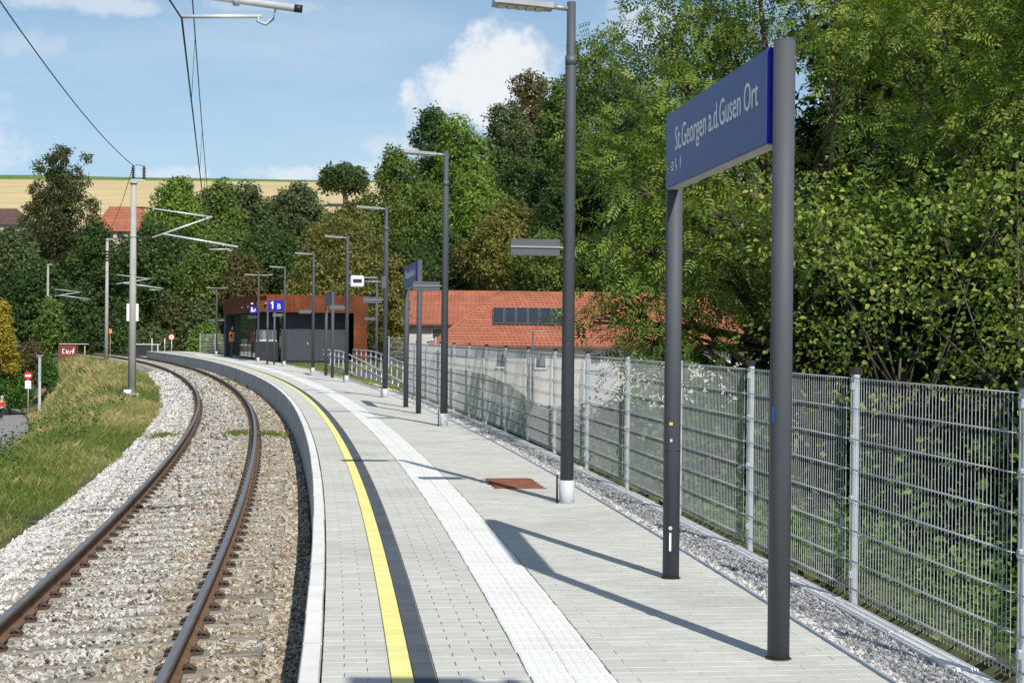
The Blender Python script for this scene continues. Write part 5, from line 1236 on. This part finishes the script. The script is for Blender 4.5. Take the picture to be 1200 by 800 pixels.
# grass of the embankment, of the strip beyond the fence end and of the verge
def blades(name, V, h, wd, rnd, lean, r, label):
    n = len(V); a = r.uniform(0, 6.28, n); side = np.stack([np.cos(a), np.sin(a), 0 * a], 1) * wd[:, None]
    ln = r.normal(size=(n, 3)) * np.array([1, 1, 0]) * (h * lean)[:, None]
    m_ = V + ln * .35 + np.array([0, 0, 1]) * (h * .6)[:, None]; tp = V + ln + np.array([0, 0, 1]) * h[:, None]
    vv = np.stack([V - side, V + side, m_ + side * .4, tp], 1).reshape(-1, 3)
    F = (np.arange(n)[:, None, None] * 4 + np.array([(0, 1, 2), (0, 2, 3)])[None]).reshape(-1, 3)
    return tag(obj_np(name, vv, F, 'grass', rnd=np.repeat(rnd, 4)), label, 'grass', kind='stuff')
r = np.random.default_rng(6)
vs = []; hs_ = []; ws = []; rs = []
for n, s0, s1, o0, o1, hh, wd in ((56000, 6, 24, -9.0, -3.55, .19, .0045), (56000, 24, 50, -10.5, -3.6, .23, .007), (44000, 50, 100, -14, -3.7, .28, .013), (16000, 100, 140, -15, -3.8, .34, .03)):
    V, S, O = scatter_so(n, s0, s1, o0, o1, r)
    e = noise(V, .9) * .35 + noise(V, 3.1) * .15                  # ragged edge towards the ballast
    k = (O < -3.72 + .28 * e) & ~((O < -10.3) & (O > -17.2) & (S > 58)); V, S, O, e = V[k], S[k], O[k], e[k]
    dry = np.clip(.25 + .55 * noise(V, .35) + .45 * sst(30, 52, S) * sst(-4.4, -6.0, O) + .15 * noise(V, 1.9), 0, 1)
    h_ = hh * (.40 + .75 * np.clip(sst(-3.7, -5.0, O) * (1 - .6 * sst(-5.6, -7.5, O) * sst(70, 20, S)) + .45 * e, .05, 1.3) + .6 * dry * sst(30, 50, S) * sst(-8, -6, O)) * r.uniform(.4, 1.3, len(V))
    vs.append(V); hs_.append(h_); ws.append(np.full(len(V), wd)); rs.append(np.clip(.30 + .60 * dry + .14 * noise(V, 5.0) + r.normal(0, .19, len(V)), 0, 1))
blades('embankment_grass', np.concatenate(vs), np.concatenate(hs_), np.concatenate(ws), np.concatenate(rs), .32, r, 'half dry tall grass covering the railway embankment')
V, S, O = scatter_so(9000, 37, 72, 3.3, 4.02, r); V2, S2, O2 = scatter_so(9000, 64, 76, 3.4, 8, r); V = np.concatenate([V, V2]); V[:, 2] = np.maximum(V[:, 2], -.06)
k = noise(V, 1.4) > -.25; V = V[k]; blades('verge_grass', V, r.uniform(.04, .13, len(V)), np.full(len(V), .012), np.clip(r.normal(.5, .2, len(V)), 0, 1), .5, r, 'short yellowish grass between the paving and the ramp')
V, S, O = scatter_so(2600, 8, 60, -9.0, -4.8, r); k = noise(V, 1.3) > .12; V = V[k]
ht = r.uniform(.25, .75, len(V)); c = np.repeat(V, 9, 0); n = len(c); c[:, 2] += np.repeat(ht, 9) * np.tile(np.linspace(.15, 1, 9), len(V)); A = unit(r.normal(size=(n, 3)) * np.array([1, 1, .4])); Nn = unit(np.array([0, 0, 1]) + r.normal(size=(n, 3)) * .4)
v, f, rv = place_leaves(c, A, Nn, .095 * r.uniform(.5, 1.2, n), LEAF4, np.clip(r.normal(.35, .2, n), 0, 1)); tag(obj_np('weeds', v, f, 'leaf_bramble', rnd=rv), 'leafy weeds and nettles standing on the embankment crest', 'weeds', kind='stuff')
for k_, (s, o) in enumerate(((27.5, -.55), (28.4, -1.3), (29.3, -3.05), (68, -.3), (60, -.25))):
    n = 500; V = PV(s + r.normal(0, .35, n), o + r.normal(0, .16, n), 0.0); _, oo = SO(V[:, 0], V[:, 1]); V[:, 2] = bedz(np.clip(oo, -3.7, -.03)); V = V[(oo < -.06)]
    blades('grass_tuft', V, r.uniform(.04, .15, len(V)), np.full(len(V), .008), np.clip(r.normal(.35, .15, len(V)), 0, 1), .5, r, ['grass tuft between right rail and platform wall', 'grass tuft between the rails where the curve begins', 'grass tuft outside the left rail', 'far grass tuft at the platform wall foot', 'middle grass tuft at the platform wall foot'][k_])

# ------------------------------------------------------------------ person on the foot path
pb = G(1.5, 492, -5.08); pb.z = max(Hs(pb.x, pb.y) + .04, -5.25)
def skin(name, joints, edges, material, parent, sub=2):
    me = bpy.data.meshes.new(name); me.from_pydata([tuple(pb + Vector(j[:3]) - ORG[parent.name]) for j in joints], edges, []); me.materials.append(MAT[material])
    o = bpy.data.objects.new(name, me); link(o, parent); ORG[o.name] = ORG[parent.name]
    o.modifiers.new('skin', 'SKIN').use_smooth_shade = True; o.modifiers.new('sub', 'SUBSURF').levels = 1; o.modifiers['sub'].render_levels = sub
    for v_, j in zip(me.skin_vertices[0].data, joints): v_.radius = (j[3], j[4] if len(j) > 4 else j[3])
    me.skin_vertices[0].data[0].use_root = True
    return o
pp = thing('person', pb, 'person with white cap, red top and dark trousers walking on the lower path', 'person')
J = [(0, 0, .95, .15, .11), (0, .01, 1.15, .15, .10), (0, .02, 1.36, .19, .11), (0, .02, 1.48, .07, .07), (0, .03, 1.56, .06, .065), (0, .04, 1.66, .085, .10), (0, .04, 1.73, .06, .07),
     (-.21, .02, 1.42, .06, .06), (-.26, .06, 1.15, .045, .045), (-.24, .20, .95, .035, .035), (-.24, .25, .88, .025, .035), (.21, .02, 1.42, .06, .06), (.27, -.04, 1.15, .045, .045), (.27, .02, .92, .035, .035), (.27, .05, .84, .025, .035),
     (-.10, .01, .88, .095, .095), (-.11, .17, .50, .065, .065), (-.11, .14, .08, .045, .05), (-.11, .28, .04, .04, .035), (.10, -.01, .88, .095, .095), (.11, -.06, .50, .065, .065), (.11, -.26, .12, .045, .05), (.11, -.14, .04, .04, .035)]
Ed = [(0, 1), (1, 2), (2, 3), (3, 4), (4, 5), (5, 6), (2, 7), (7, 8), (8, 9), (9, 10), (2, 11), (11, 12), (12, 13), (13, 14), (0, 15), (15, 16), (16, 17), (17, 18), (0, 19), (19, 20), (20, 21), (21, 22)]
skin('body', J, Ed, 'skin', pp)
skin('red_top', [(0, 0, .93, .165, .125), (0, .01, 1.15, .165, .118), (0, .02, 1.36, .20, .125), (-.22, .02, 1.42, .075, .075), (-.265, .05, 1.2, .06, .06), (.22, .02, 1.42, .075, .075), (.275, -.03, 1.2, .06, .06)], [(0, 1), (1, 2), (2, 3), (3, 4), (2, 5), (5, 6)], 'cloth_red', pp)
skin('trousers', [(0, 0, .97, .16, .125), (-.10, .01, .86, .105, .105), (-.11, .17, .50, .08, .08), (-.11, .14, .10, .062, .065), (.10, -.01, .86, .105, .105), (.11, -.06, .50, .08, .08), (.11, -.26, .14, .062, .065)], [(0, 1), (1, 2), (2, 3), (0, 4), (4, 5), (5, 6)], 'cloth_dark', pp)
skin('cap', [(0, .04, 1.70, .095, .11), (0, .04, 1.77, .075, .085), (0, .14, 1.71, .06, .02)], [(0, 1), (0, 2)], 'sign_white', pp)
